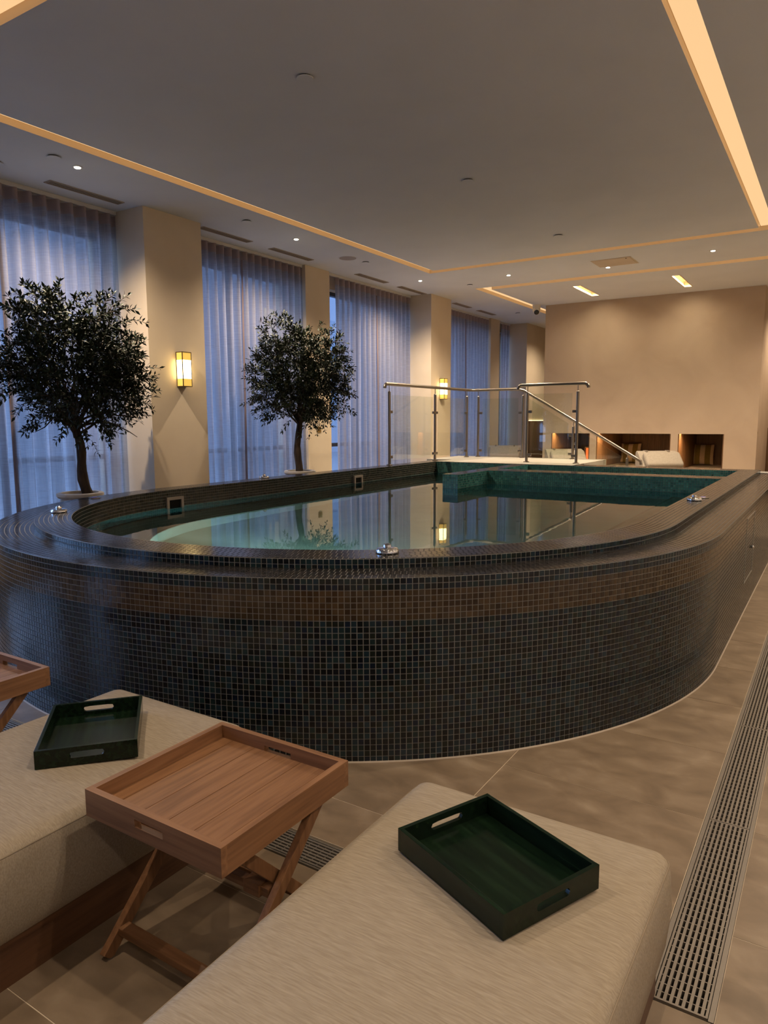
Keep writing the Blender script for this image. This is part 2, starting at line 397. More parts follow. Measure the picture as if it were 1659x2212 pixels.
# ---- windows
for n_, (a, b) in enumerate(BAYS):
    fr = MB(); x0, x1 = -7.22, -7.14
    for (y0, y1) in ((a, a + 0.06), (b - 0.06, b)): fr.box(x0, x1, y0, y1, 0.25, 3.58)
    fr.box(x0, x1, a + 0.06, b - 0.06, 0.25, 0.31); fr.box(x0, x1, a + 0.06, b - 0.06, 3.52, 3.58); fr.box(x0, x1, a + 0.06, b - 0.06, 1.07, 1.13)
    w = struct('window_%d' % (n_ + 1), fr, 'window_frame')
    mull = [a + 0.06] + ([(a + b) / 2] if b - a > 1.2 else []) + [b - 0.06]
    for m_ in mull[1:-1]: build('mullion', MB().box(x0, x1, m_ - 0.03, m_ + 0.03, 0.31, 3.52), 'window_frame', w)
    for k in range(len(mull) - 1):
        for (z0, z1) in ((0.31, 1.07), (1.13, 3.52)):
            build('pane', MB().box(-7.184, -7.178, mull[k] + (0.03 if k else 0), mull[k + 1] - (0.03 if k < len(mull) - 2 else 0), z0, z1), 'window_glass', w)

# ---- outside: a plain street and a block of flats seen through the sheers
plain('facade', (0.16, 0.16, 0.18), 0.8); plain('street', (0.10, 0.10, 0.11), 0.9); emit('lit_room', (0.95, 0.85, 0.62), 0.9); plain('facade_glass', (0.05, 0.07, 0.10), 0.1)
struct('ground', MB().box(-60, -7.4, -30, 60, -0.3, -0.1), 'street')
bl = thing('building', (-24, 30, -0.1), 'grey block across the street, faint through the sheer curtains', 'building')
build('wall', MB().box(-30, -22, 15.2, 48, -0.1, 15), 'facade', bl)
for i in range(8):
    for j in range(4):
        y = 17 + i * 3.8; z = 1.2 + j * 3.4
        build('window', MB().box(-22.0, -21.96, y, y + 1.5, z, z + 1.9), 'lit_room' if (i, j) in ((2, 2), (2, 1), (5, 1)) else 'facade_glass', bl)

# ================================================================== POOL
RB = 1.62
pool = thing('spa_pool', (PX, 6.0, 0.0), 'raised round-ended spa pool clad in dark mosaic tiles', 'pool')
def path(R, yfar, pitch):
    """tile columns along right side, round end, left side: list of (p0, n0, p1, n1)"""
    L1 = yfar - PY; La = math.pi * R; L = 2 * L1 + La; n = int(round(L / pitch))
    def at(s):
        if s < L1: return (PX + R, yfar - s), (1, 0)
        if s < L1 + La:
            t = -(s - L1) / R; return (PX + R * math.cos(t), PY + R * math.sin(t)), (math.cos(t), math.sin(t))
        return (PX - R, PY + (s - L1 - La)), (-1, 0)
    return n, L, at
PAL = {
 'dark': np.array([(.006, .014, .020), (.008, .020, .023), (.004, .009, .020), (.002, .004, .006), (.008, .012, .011), (.009, .022, .032), (.006, .008, .010), (.003, .005, .009)]),
 'brown': np.array([(.044, .027, .013), (.034, .020, .010), (.053, .034, .018), (.028, .016, .008), (.044, .031, .019)]),
 'umber': np.array([(.022, .019, .018), (.028, .024, .022), (.016, .015, .015), (.033, .028, .026), (.022, .022, .023)]),
 'olive': np.array([(.026, .027, .019), (.034, .034, .024), (.020, .021, .016), (.024, .028, .022), (.040, .038, .028)]),
 'teal': np.array([(.036, .150, .140), (.050, .185, .170), (.028, .115, .112), (.042, .160, .165), (.065, .205, .185)])}
def tile_mesh(name, quads, pal, th=0.0022, tilt=0.00006, mat='mosaic', parent=pool):
    """quads: (n,4,3) corner points at the grout plane and (n,3) normals -> one mesh of raised tiles"""
    q, nrm, pi = quads; n = len(q)
    cen = q.mean(1, keepdims=True); edge = np.linalg.norm(q[:, 1] - q[:, 0], axis=1)
    shr = 1.0 - 0.0036 / np.maximum(edge, 0.01)
    b = cen + (q - cen) * shr[:, None, None]
    ab = rng.normal(0, tilt, (n, 2)); jit = (np.array([[-1, -1], [1, -1], [1, 1], [-1, 1]])[None] * ab[:, None, :]).sum(2, keepdims=True)
    f = cen + (q - cen) * (shr - 0.03)[:, None, None] + nrm[:, None, :] * (th + jit)
    V = np.concatenate([b, f], 1).reshape(-1, 3) - np.array(ORG[parent.name])
    base = (np.arange(n) * 8)[:, None]
    F = np.stack([base + np.array([4, 5, 6, 7]), base + np.array([0, 1, 5, 4]), base + np.array([1, 2, 6, 5]), base + np.array([2, 3, 7, 6]), base + np.array([3, 0, 4, 7])], 1).reshape(-1, 4)
    me = bpy.data.meshes.new(name); me.vertices.add(len(V)); me.vertices.foreach_set('co', V.ravel())
    me.loops.add(F.size); me.loops.foreach_set('vertex_index', F.ravel().astype(np.int32))
    me.polygons.add(len(F)); me.polygons.foreach_set('loop_start', (np.arange(len(F)) * 4).astype(np.int32))
    me.update(calc_edges=True)
    pals = list(pal) if isinstance(pal, (list, tuple)) else [pal]
    col = np.zeros((n, 3))
    for k, p in enumerate(pals):
        P = PAL[p]; m_ = (pi == k); c_ = P[rng.integers(0, len(P), n)] * (0.75 + 0.5 * rng.random((n, 1))); col[m_] = c_[m_]
    a = me.attributes.new('tilecol', 'FLOAT_COLOR', 'FACE'); C4 = np.ones((n, 5, 4)); C4[:, :, :3] = col[:, None, :]
    a.data.foreach_set('color', C4.ravel().astype(np.float32))
    me.materials.append(MATS[mat]); me.validate(); me.polygons.foreach_set('use_smooth', np.zeros(len(F), dtype=bool)); me.update()
    o = bpy.data.objects.new(name, me); COL.objects.link(o); o.parent = parent; o['kind'] = 'stuff'
    return o
PITCH = 0.0268
def wall_quads(R, yfar, zs, inward=False, palf=lambda r: 0):
    n, L, at = path(R, yfar, PITCH); Q = []; NN = []; PI_ = []; meta = []
    for i in range(n):
        (p0, n0), (p1, n1) = at(L * i / n), at(L * (i + 1) / n)
        nm = np.array([(n0[0] + n1[0]) / 2, (n0[1] + n1[1]) / 2, 0.0]); nm /= np.linalg.norm(nm)
        for r in range(len(zs) - 1):
            zt, z0 = zs[r], zs[r + 1]
            if inward: Q.append(((*p0, z0), (*p0, zt), (*p1, zt), (*p1, z0)))
            else: Q.append(((*p0, z0), (*p1, z0), (*p1, zt), (*p0, zt)))
            NN.append(-nm if inward else nm); PI_.append(palf(r)); meta.append((i, r))
    return np.array(Q), np.array(NN), np.array(PI_), meta
def flat_quads(r0, r1, rows, yfar, z0, z1):
    Q = []; NN = []
    for k in range(rows):
        a, b = r0 + (r1 - r0) * k / rows, r0 + (r1 - r0) * (k + 1) / rows
        za, zb = z0 + (z1 - z0) * k / rows, z0 + (z1 - z0) * (k + 1) / rows
        n, L, at = path((a + b) / 2, yfar, PITCH)
        for i in range(n):
            (p0, n0), (p1, n1) = at(L * i / n), at(L * (i + 1) / n); h = (b - a) / 2
            Q.append(((p0[0] - n0[0] * h, p0[1] - n0[1] * h, za), (p0[0] + n0[0] * h, p0[1] + n0[1] * h, zb), (p1[0] + n1[0] * h, p1[1] + n1[1] * h, zb), (p1[0] - n1[0] * h, p1[1] - n1[1] * h, za)))
            NN.append((0, 0, 1))
    return np.array(Q), np.array(NN, float), np.zeros(len(Q), int)
# shell of the pool (grout coloured), swept profile
def sweep(prof, yfar):
    mb = MB(); seg = []
    for (R, z) in prof:
        pts = [(PX + R, yfar)] + [(PX + R * math.cos(-math.pi * k / 96), PY + R * math.sin(-math.pi * k / 96)) for k in range(97)] + [(PX - R, yfar)]
        seg.append([(x, y, z) for x, y in pts])
    n = len(seg[0]); vs = [p for s_ in seg for p in s_]; fs = []
    for i in range(len(seg) - 1):
        for k in range(n - 1): fs.append((i * n + k, i * n + k + 1, (i + 1) * n + k + 1, (i + 1) * n + k))
    return mb.add(vs, fs)
ZLI = 0.818
build('shell', sweep([(RO, 0.0), (RO, ZL), (RK, ZLI), (RK, ZK), (RI, ZK), (RI, 0.22)], YK), 'grout', pool)
en = MB()                                              # closed far ends of kerb and ledge
for s_ in (1, -1):
    xs_ = sorted((PX + s_ * RO, PX + s_ * RI)); en.box(xs_[0], xs_[1], YK, YO, 0, ZL)
en.box(PX - RI, PX + RI, YI + 0.002, YK, 0, ZK - 0.004); en.box(PX - RI, PX + RI, YK, YO, 0, ZL)
build('end_wall', en, 'grout', pool)
# outer wall: 31 rows, the 300 nearest tiles one by one
ROWS = 31; zs = [ZL - ZL * k / ROWS for k in range(ROWS + 1)]
Q, NN, PI_, meta = wall_quads(RO, YO, zs, palf=lambda r: 1 if 2 <= r <= 6 else 0)
keep = Q[:, :, 0].mean(1) > -6.0
cen = Q.mean(1); tocam = np.array([0, 0, 1.5]) - cen; dist = np.linalg.norm(tocam, axis=1)
size = (np.einsum('ij,ij->i', tocam, NN) / dist) / dist ** 2
# only those the photograph shows: right of the wooden table, above the right-hand bed
Rm = np.array(cam.matrix_world)[:3, :3]; cc = (cen - np.array([0, 0, 1.5])) @ Rm
u = 829.5 + 1534 * cc[:, 0] / -cc[:, 2]; v_ = 1106 - 1534 * cc[:, 1] / -cc[:, 2]
seen = (u > 760) & (u < 1400) & (v_ < 1640) & (v_ > 1240)
order = np.argsort(-size * seen); near = np.zeros(len(Q), bool); near[order[:300]] = True
rest = ~near
tile_mesh('wall_mosaic', (Q[rest], NN[rest], PI_[rest]), ['dark', 'brown'])
tm = {}
for key, P in (('dark', PAL['dark']), ('brown', PAL['brown'])):
    for k, c_ in enumerate(P):
        h = PITCH / 2 - 0.0018; hz = ZL / ROWS / 2 - 0.0018
        mb = MB().add([(-h, 0, -hz), (h, 0, -hz), (h, 0, hz), (-h, 0, hz), (-h + .0004, .0022, -hz + .0004), (h - .0004, .0022, -hz + .0004), (h - .0004, .0022, hz - .0004), (-h + .0004, .0022, hz - .0004)],
                      [(7, 6, 5, 4), (4, 5, 1, 0), (5, 6, 2, 1), (6, 7, 3, 2), (7, 4, 0, 3)])
        me = bpy.data.meshes.new('tile'); me.from_pydata(mb.v, [], mb.f); me.materials.append(MATS['mosaic'])
        a = me.attributes.new('tilecol', 'FLOAT_COLOR', 'FACE'); a.data.foreach_set('color', [*c_, 1.0] * 5); me.update(); tm[key, k] = me
for i in np.where(near)[0]:
    key = 'brown' if PI_[i] == 1 else 'dark'; me = tm[key, int(rng.integers(0, len(PAL[key])))]
    o = bpy.data.objects.new('tile', me); COL.objects.link(o); o.parent = pool
    o.location = cen[i] - np.array(ORG[pool.name]); o.rotation_euler = (rng.normal(0, .005), 0, rng.normal(0, .005) + math.atan2(NN[i][1], NN[i][0]) - math.pi / 2)
q, nn, _ = flat_quads(RK, RO, 9, YO, ZLI, ZL); tile_mesh('ledge_mosaic', (q, nn, _), 'umber')
q, nn, _, m_ = wall_quads(RK, YK, [ZK, ZK - .0268, ZLI - 0.006]); tile_mesh('riser_mosaic', (q, nn, _), 'dark')
q, nn, _ = flat_quads(RI, RK, 8, YK, ZK, ZK); tile_mesh('kerb_mosaic', (q, nn, _), 'umber')
zi = [ZK - 0.0268 * k for k in range(25)]
q, nn, _, m_ = wall_quads(RI, YI, zi, inward=True, palf=lambda r: 0 if r < 6 else 1); tile_mesh('inner_mosaic', (q, nn, _), ['olive', 'teal'])
# stub wall and cross wall inside the pool
SX0, SX1, SY0 = -3.935, -3.735, 7.47; MY0, MY1 = 8.30, 8.65; XIR = PX + RI
iw = MB().box(SX0, SX1, SY0, YI, 0.0, ZK - .001); iw.box(SX1, XIR, MY0, MY1, 0.0, ZK - .001); build('dividing_wall', iw, 'teal_grout', pool)
def face_quads(p0, p1, z0, z1, nrm):
    p0, p1 = np.array(p0, float), np.array(p1, float); L = np.linalg.norm(p1 - p0); n = max(1, int(round(L / PITCH))); r = max(1, int(round((z1 - z0) / PITCH)))
    out = []
    for i in range(n):
        a, b = p0 + (p1 - p0) * i / n, p0 + (p1 - p0) * (i + 1) / n
        for k in range(r):
            za, zb = z0 + (z1 - z0) * k / r, z0 + (z1 - z0) * (k + 1) / r
            out.append(((*a, za), (*b, za), (*b, zb), (*a, zb)))
    return np.array(out), np.tile(np.array(nrm, float), (len(out), 1)), np.zeros(len(out), int)
def top_quads(x0, x1, y0, y1, z):
    n = max(1, round((x1 - x0) / PITCH)); m = max(1, round((y1 - y0) / PITCH)); out = []
    for i in range(n):
        for j in range(m):
            a, b = x0 + (x1 - x0) * i / n, x0 + (x1 - x0) * (i + 1) / n; c, d = y0 + (y1 - y0) * j / m, y0 + (y1 - y0) * (j + 1) / m
            out.append(((a, c, z), (b, c, z), (b, d, z), (a, d, z)))
    return np.array(out), np.tile(np.array((0, 0, 1.0)), (len(out), 1)), np.zeros(len(out), int)
def cat(*qs): return tuple(np.concatenate([q[i] for q in qs]) for i in range(3))
tile_mesh('divider_mosaic', cat(face_quads((SX0, SY0), (SX1, SY0), 0.22, ZK, (0, -1, 0)), face_quads((SX1, SY0), (SX1, MY0), 0.22, ZK, (1, 0, 0)),
    face_quads((SX1, MY0), (XIR, MY0), 0.22, ZK, (0, -1, 0)), face_quads((PX - RI, YI), (SX0, YI), 0.22, ZK, (0, -1, 0)), face_quads((SX1, YI), (XIR, YI), 0.55, ZK, (0, -1, 0)), face_quads((SX1, MY1), (SX1, YI), 0.55, ZK, (1, 0, 0))), 'teal')
tile_mesh('divider_top_mosaic', cat(top_quads(SX0, SX1, SY0, YI, ZK), top_quads(SX1, XIR, MY0, MY1, ZK), top_quads(-3.1, XIR, YI, YK, ZK)), 'umber')
# basin: bench ring and floor
bs = MB(); ZB = 0.24; ZF = -0.20
def ring(R, yf): return [(PX + R, yf)] + [(PX + R * math.cos(-math.pi * k / 64), PY + R * math.sin(-math.pi * k / 64)) for k in range(65)] + [(PX - R, yf)]
ro, ri = ring(RI, YI), ring(RB, YI - 0.45); n = len(ro)
vs = [(x, y, ZB) for x, y in ro] + [(x, y, ZB) for x, y in ri] + [(x, y, ZF) for x, y in ri]; fs = []
for k in range(n - 1): fs += [(k, n + k, n + k + 1, k + 1), (n + k, 2 * n + k, 2 * n + k + 1, n + k + 1)]
fs += [(0, n - 1, 2 * n - 1, n), (n, 2 * n - 1, 3 * n - 1, 2 * n)]; bs.add(vs, fs)
bs.add([(x, y, ZF) for x, y in ri], [tuple(range(n))[::-1]])
build('basin', bs, 'pool_floor', pool)
# dark seams drawn by the tiled nosing of the bench
nos = MB(); rn = ring(RB + 0.03, YI - 0.42); rm = ring(RB - 0.002, YI - 0.452)
vs = [(x, y, ZB + 0.003) for x, y in rn] + [(x, y, ZB + 0.003) for x, y in rm] + [(x, y, ZB - 0.03) for x, y in rm]
nos.add(vs, [(k, n + k, n + k + 1, k + 1) for k in range(n - 1)] + [(n + k, 2 * n + k, 2 * n + k + 1, n + k + 1) for k in range(n - 1)])
build('bench_nosing', nos, 'vent_metal', pool)
# water
wv = [(x, y, ZW) for x, y in ring(RI - 0.001, YI - 0.001)][::-1]
ctr = (PX, 6.0, ZW); wm = MB(); wm.add([ctr] + wv, [(0, i, i + 1) for i in range(1, len(wv))] + [(0, len(wv), 1)])
tag(build('pool_water', wm, 'water', fixn=False), 'clear teal water filling the raised mosaic pool', 'water', kind='stuff')

# fittings of the pool
def skimmer(R_ang, zc, w=0.19, h=0.185, y=None):
    """square steel overflow mouth on the inner wall"""
    if y is None:
        a = R_ang; px, py = PX + RI * math.cos(a), PY + RI * math.sin(a); rz = a + math.pi / 2
    else: px, py, rz = PX - RI, y, math.pi / 2 + math.pi
    o = bpy.data.objects.new('skimmer', None); COL.objects.link(o); o.parent = pool; ox = ORG[pool.name]
    o.location = (px - ox[0], py - ox[1], zc - ox[2]); o.rotation_euler = (0, 0, rz - math.pi / 2)   # local x = outward normal
    t = 0.028; fr = MB(); hw, hh = w / 2, h / 2
    fr.box(-0.03, -0.002, -hw, hw, hh - t, hh); fr.box(-0.03, -0.002, -hw, hw, -hh, -hh + t); fr.box(-0.03, -0.002, -hw, -hw + t, -hh + t, hh - t); fr.box(-0.03, -0.002, hw - t, hw, -hh + t, hh - t)
    build('skimmer_frame', fr, 'skimmer_metal', o, local=True)
    build('mouth_shade', MB().box(-0.012, -0.003, -hw + t, hw - t, -hh + t, hh - t), 'shade_black', o, local=True)  # near-black plate puts the shade of the opening into colour
skimmer(None, 0.705, y=4.53, w=.2, h=.19); skimmer(None, 0.735, y=7.56, h=0.125)
def air_button(x, y, label, z=ZK + .003, lift=True):
    t = thing('air_button', (x, y, z), label, 'valve', 'chrome air buttons on the pool kerb')
    build('base_ring', MB().lathe([(0.052, 0), (0.056, 0.004), (0.056, 0.014), (0.050, 0.022), (0.030, 0.025)], n=28), 'chrome', t, smooth=True, local=True)
    if lift: build('knob', MB().lathe([(0.016, 0.024), (0.021, 0.030), (0.019, 0.040), (0.009, 0.046)], n=20), 'chrome', t, smooth=True, local=True)
    return t
air_button(-4.61, 2.96, 'chrome air control knob on the kerb nearest the potted tree at left')
air_button(-1.80, 2.85, 'chrome air control knob at the front middle of the pool kerb')
air_button(-0.925, 5.98, 'chrome air control knob on the right side of the pool kerb')
air_button(-5.40, 5.97, 'chrome air control knob on the far left kerb in front of the curtains')
def touch_button(x, y, label):
    t = thing('touch_button', (x, y, ZK + .003), label, 'button', 'small touch buttons on the pool kerb')
    build('plate', MB().lathe([(0.045, 0), (0.045, 0.004), (0.040, 0.006)], n=24), 'steel', t, smooth=True, local=True)
    build('cap', MB().lathe([(0.020, 0.006), (0.020, 0.010), (0.015, 0.012)], n=20), 'button_purple', t, smooth=True, local=True)
touch_button(-5.19, 3.66, 'flat purple touch button on the kerb beside the left potted tree')
touch_button(-0.893, 6.20, 'flat purple touch button on the right kerb behind the chrome knob')
for (a, z) in ((4.9, .60), (5.02, .60), (5.14, .60), (4.96, .55), (5.08, .55), (6.0, .60), (6.15, .62), (6.3, .60)):
    j = build('jet_nozzle', MB().lathe([(0.026, 0), (0.028, 0.006), (0.014, 0.016)], n=16).xform(Matrix.Translation((PX - RI + .003, a, z)) @ Matrix.Rotation(math.pi / 2, 4, 'Y')), 'chrome', pool, smooth=True)
# access hatch on the right side wall
hx = PX + RO + .0035; ht = MB(); 
for (a, b, c, d) in ((5.98, 6.55, .745, .749), (5.98, 6.55, .246, .25), (5.98, 5.985, .25, .745), (6.545, 6.55, .25, .745)): ht.box(hx - .004, hx + .0015, a, b, c, d)
hh = build('access_hatch', ht, 'grout', pool)
build('hatch_knob', MB().lathe([(0.012, 0), (0.014, 0.01), (0.006, 0.02)], n=14).xform(Matrix.Translation((hx, 6.40, .47)) @ Matrix.Rotation(math.pi / 2, 4, 'Y')), 'chrome', hh, smooth=True)
# pale bead where the wall meets the floor
bd = MB(); pr = [(PX + RO, YO)] + [(PX + RO * math.cos(-math.pi * k / 96), PY + RO * math.sin(-math.pi * k / 96)) for k in range(97)] + [(PX - RO, YO)]
def off(R, yf): return [(PX + R, yf)] + [(PX + R * math.cos(-math.pi * k / 96), PY + R * math.sin(-math.pi * k / 96)) for k in range(97)] + [(PX - R, yf)]
p1, p2 = off(RO + .003, YO), off(RO + .008, YO); n = len(p1)
bd.add([(x, y, .006) for x, y in p1] + [(x, y, .0) for x, y in p2], [(k, k + 1, n + k + 1, n + k) for k in range(n - 1)]); plain('sealant', (0.36, 0.30, 0.24), 0.6)
build('sealant_bead', bd, 'sealant', pool)
# unseen underwater lamps added to brighten the basin
def added_pool_light(x, y, z, nx, ny, label):
    t = thing('added_pool_light', (x, y, z), label, 'light', 'added underwater pool lights')
    M = Matrix.Translation((x, y, z)) @ Vector((nx, ny, 0)).to_track_quat('Z', 'Y').to_matrix().to_4x4()
    build('rim', MB().lathe([(0.06, 0), (0.065, 0.006), (0.05, 0.010)], n=24).xform(M), 'chrome', t, smooth=True)
    build('lens', MB().lathe([(0.045, 0.010), (0.045, 0.013), (0.03, 0.016)], n=24).xform(M), 'added_pool_lens', t, smooth=True)
    lamp('lamp', 'POINT', (x + nx * .10, y + ny * .10, z), t, POOL_W, (0.80, 0.97, 1.0), shadow_soft_size=0.015)
for (x, y, nx, ny, lb) in (
                         (PX - .6, PY - math.sqrt(RB ** 2 - .36), .37, .93, 'added hidden underwater light low inside the rounded front of the pool, left'), (PX + .7, PY - math.sqrt(RB ** 2 - .49), -.43, .90, 'added hidden underwater light low inside the rounded front of the pool, right')):
    added_pool_light(x + nx * .006, y + ny * .006, 0.06, nx, ny, lb)

# ---- entry deck and steps at the far end
dk = MB().box(PX - RO, -3.10, YO + .002, 11.45, 0, ZK + .004); dk.box(PX - RI, -3.10, YI - .006, YO + .002, ZK - .003, ZK + .006)
struct('floor_entry_deck', dk, 'deck_stone')
st = thing('entry_steps', (-2.6, 10.85, 0), 'pale stone steps climbing to the pool entry deck', 'steps')
for k in range(4): build('step', MB().box(-3.098 + k * .29, -2.81 + k * .29, YO + .01, 11.44, 0, 0.69 - k * 0.172), 'deck_stone', st)

# ---- glass balustrades
def rail_curve(pts, r=0.024): return MB().tube(pts, r, 14)
def balustrade(label, posts, rails, panels, name='glass_balustrade'):
    t = thing(name, (posts[0][0], posts[0][1], posts[0][2]), label, 'railing')
    for pts in rails: build('handrail', rail_curve(pts), 'steel', t, smooth=True)
    for (x, y, z0, z1, zr, cl) in posts:
        p = build('post', MB().tube([(x, y, z0), (x, y, z1)], 0.021, 16), 'steel', t, smooth=True)
        build('collar', MB().lathe([(0.021, 0), (0.016, .008), (0.006, .012), (0.006, zr - z1)], c=(x, y, z1), n=14), 'steel', p, smooth=True)
        build('base_plate', MB().lathe([(0.045, 0), (0.045, .008), (0.026, .016)], c=(x, y, z0), n=20), 'steel', p, smooth=True)
        for (dx, dy, zc) in cl:
            cx_, cy_ = x + dx * .045, y + dy * .045; b = MB()
            if dx: b.box(cx_ - .028, cx_ + .028, cy_ - .015, cy_ + .015, zc - .02, zc + .02)
            else: b.box(cx_ - .015, cx_ + .015, cy_ - .028, cy_ + .028, zc - .02, zc + .02)
            build('clamp', b, 'steel', p, bevel=.008, smooth=True)
    for pl in panels:
        mb = MB(); (a, b, kind, c0, poly) = pl
        mb.prism(poly, kind, c0 - .005, c0 + .005); build('glass_panel', mb, 'rail_glass', t, fixn=True)
XR = -5.40; DY = 11.30; zc2 = (1.62, 0.98)
def arc_end(p, d, r=0.06, n=6):
    """quarter bend down at the end of a rail; d = direction of travel"""
    x, y, z = p; return [(x + d[0] * r * math.sin(t), y + d[1] * r * math.sin(t), z - r + r * math.cos(t)) for t in [math.pi / 2 * k / n for k in range(n + 1)]]
ZR = 2.01
rail1 = arc_end((XR, 8.56, ZR), (0, -1))[::-1] + [(XR, 9.9, ZR), (XR, 11.18, ZR), (XR + .03, 11.26, ZR), (XR + .12, DY, ZR), (-4.56, DY, ZR)]
rail1 += [(-4.44, DY, ZR - .03), (-3.6, DY, ZR - .03 - .84 * .585), (-2.60, DY, ZR - .03 - 1.84 * .585), (-2.54, DY, .865), (-2.53, DY, .81)]
cy = [(0, 1, z) for z in zc2]; cyb = [(0, -1, z) for z in zc2] + cy
balustrade('long steel and glass balustrade along the left kerb and down the entry steps',
  [(XR, 8.62, ZK, 1.90, ZR - .02, cy), (XR, 9.98, ZK + .006, 1.90, ZR - .02, cyb), (XR, 11.12, ZK + .006, 1.90, ZR - .02, [(0, -1, z) for z in zc2]),
   (XR + .13, DY, ZK + .006, 1.90, ZR - .02, [(1, 0, z) for z in zc2]), (-4.46, DY, ZK + .006, 1.90, ZR - .05, [(-1, 0, z) for z in zc2]),
   (-3.60, DY, ZK + .006, 1.39, 1.47, [(-1, 0, 1.25), (1, 0, 1.12), (-1, 0, .95)]), (-2.74, DY, 0.518, .90, .985, [(-1, 0, .62)])],
  [rail1],
  [(0, 0, 'x', XR, [(8.70, .93), (9.90, .93), (9.90, 1.86), (8.70, 1.86)]), (0, 0, 'x', XR, [(10.06, .93), (11.04, .93), (11.04, 1.86), (10.06, 1.86)]),
   (0, 0, 'y', DY, [(XR + .21, .93), (-4.54, .93), (-4.54, 1.86), (XR + .21, 1.86)]),
   (0, 0, 'y', DY, [(-4.38, .93), (-3.68, .93), (-3.68, 1.44), (-4.38, 1.86)]), (0, 0, 'y', DY, [(-3.52, .93), (-2.9, .75), (-2.82, .92), (-3.52, 1.34)])])
GYR = 10.15
rail2 = arc_end((-4.03, GYR, ZR), (-1, 0))[::-1] + [(-3.5, GYR, ZR)] + arc_end((-3.09, GYR, ZR), (1, 0))
balustrade('short steel and glass balustrade standing at the head of the pool',
  [(-3.935, GYR, ZK + .006, 1.90, ZR - .02, [(1, 0, z) for z in zc2]), (-3.18, GYR, ZK + .006, 1.90, ZR - .02, [(-1, 0, z) for z in zc2])],
  [rail2], [(0, 0, 'y', GYR, [(-3.855, .93), (-3.26, .93), (-3.26, 1.88), (-3.855, 1.88)])])

# ================================================================== CURTAINS
def curtain(y0, y1, label, seed, wl_=0.147, amp=0.055, xc=XC - .06, hem=False):
    r = random.Random(seed); t = thing('sheer_curtain', (xc, (y0 + y1) / 2, 0.03), label, 'curtain', 'sheer curtains along the window wall')
    nw = max(2, round((y1 - y0) / wl_)); nh = nw * 14; ph = [r.uniform(-.9, .9) for _ in range(nw + 2)]; sl = [r.uniform(-1, 1) for _ in range(nw + 2)]
    def P(s, z):
        t_ = 1 - (z - .03) / 3.7; w = s * nw; k = int(min(w, nw - 1)); fr = w - k
        a = math.sin(2 * math.pi * w + t_ * (ph[k] * (1 - fr) + ph[k + 1] * fr) * 1.6)
        a = math.copysign(abs(a) ** 0.75, a)
        loose = t_ * 0.030 * (sl[k] * (1 - fr) + sl[k + 1] * fr) + t_ * .014 * math.sin(2 * math.pi * w * 2.0 + 5 * sl[k])
        return (xc + amp * (1 - .25 * t_) * a + loose, y0 + (y1 - y0) * s + .012 * t_ * math.sin(w * 4 + ph[k] * 3), z)
    def grid(zs_):
        vs = [P(i / nh, z) for z in zs_ for i in range(nh + 1)]; m = nh + 1
        return MB().add(vs, [(j * m + i, j * m + i + 1, (j + 1) * m + i + 1, (j + 1) * m + i) for j in range(len(zs_) - 1) for i in range(nh)])
    zt, zh = 3.735, 3.625
    build('cloth', grid([.03 + (zh - .03) * k / 14 for k in range(15)]), 'sheer', t, smooth=True)
    build('header_tape', grid([zh, (zh + zt) / 2, zt]), 'sheer_header', t, smooth=True)
    if hem:                                    # turned leading edge where two panels meet
        zz = [.03 + (zh - .03) * k / 14 for k in range(15)]; vs = []; L = y1 - y0
        for z in zz:
            tt = 1 - (z - .03) / 3.7; w = .022 + .030 * tt
            for (ds, dx) in ((-w, .004), (-w * .5, .020), (0, .006)):
                p = P(1.0, z); vs.append((p[0] + dx, p[1] + ds, z))
        build('leading_hem', MB().add(vs, [(j * 3 + i, j * 3 + i + 1, j * 3 + i + 4, j * 3 + i + 3) for j in range(14) for i in range(2)]), 'sheer_hem', t, smooth=True)
for k, (a, b, lb) in enumerate([
    (2.77, 3.98, 'pale sheer curtain panel cut by the left frame edge behind the big tree'), (3.95, 5.29, 'pale sheer curtain panel between the big tree and the first pier'),
    (6.14, 7.26, 'pale sheer curtain panel just right of the first wall sconce'), (7.27, 8.52, 'pale sheer curtain panel behind the smaller potted tree'),
    (9.34, 10.54, 'pale sheer curtain panel right of the smaller tree beside a bright gap'), (10.57, 11.69, 'pale sheer curtain panel behind the start of the glass rail'),
    (12.50, 14.0, 'pale sheer curtain panel just past the second wall sconce'), (14.02, 15.19, 'pale sheer curtain panel before the last narrow pilaster'),
    (15.93, 16.42, 'bluish sheer curtain panel farthest away beside the corner pier')]): curtain(a, b, lb, 11 + k, hem=b in (3.98, 7.26, 10.54, 14.0))
for k, (a, b) in enumerate(BAYS):
    tag(build('curtain_track', MB().box(XC - .075, XC - .045, a + .01, b - .01, 3.742, ZC - .001), 'white_plastic'), 'slim white curtain track on the ceiling, bay %s from the near end' % ('first second third fourth fifth sixth seventh'.split()[k]), 'curtain track', 'curtain tracks')

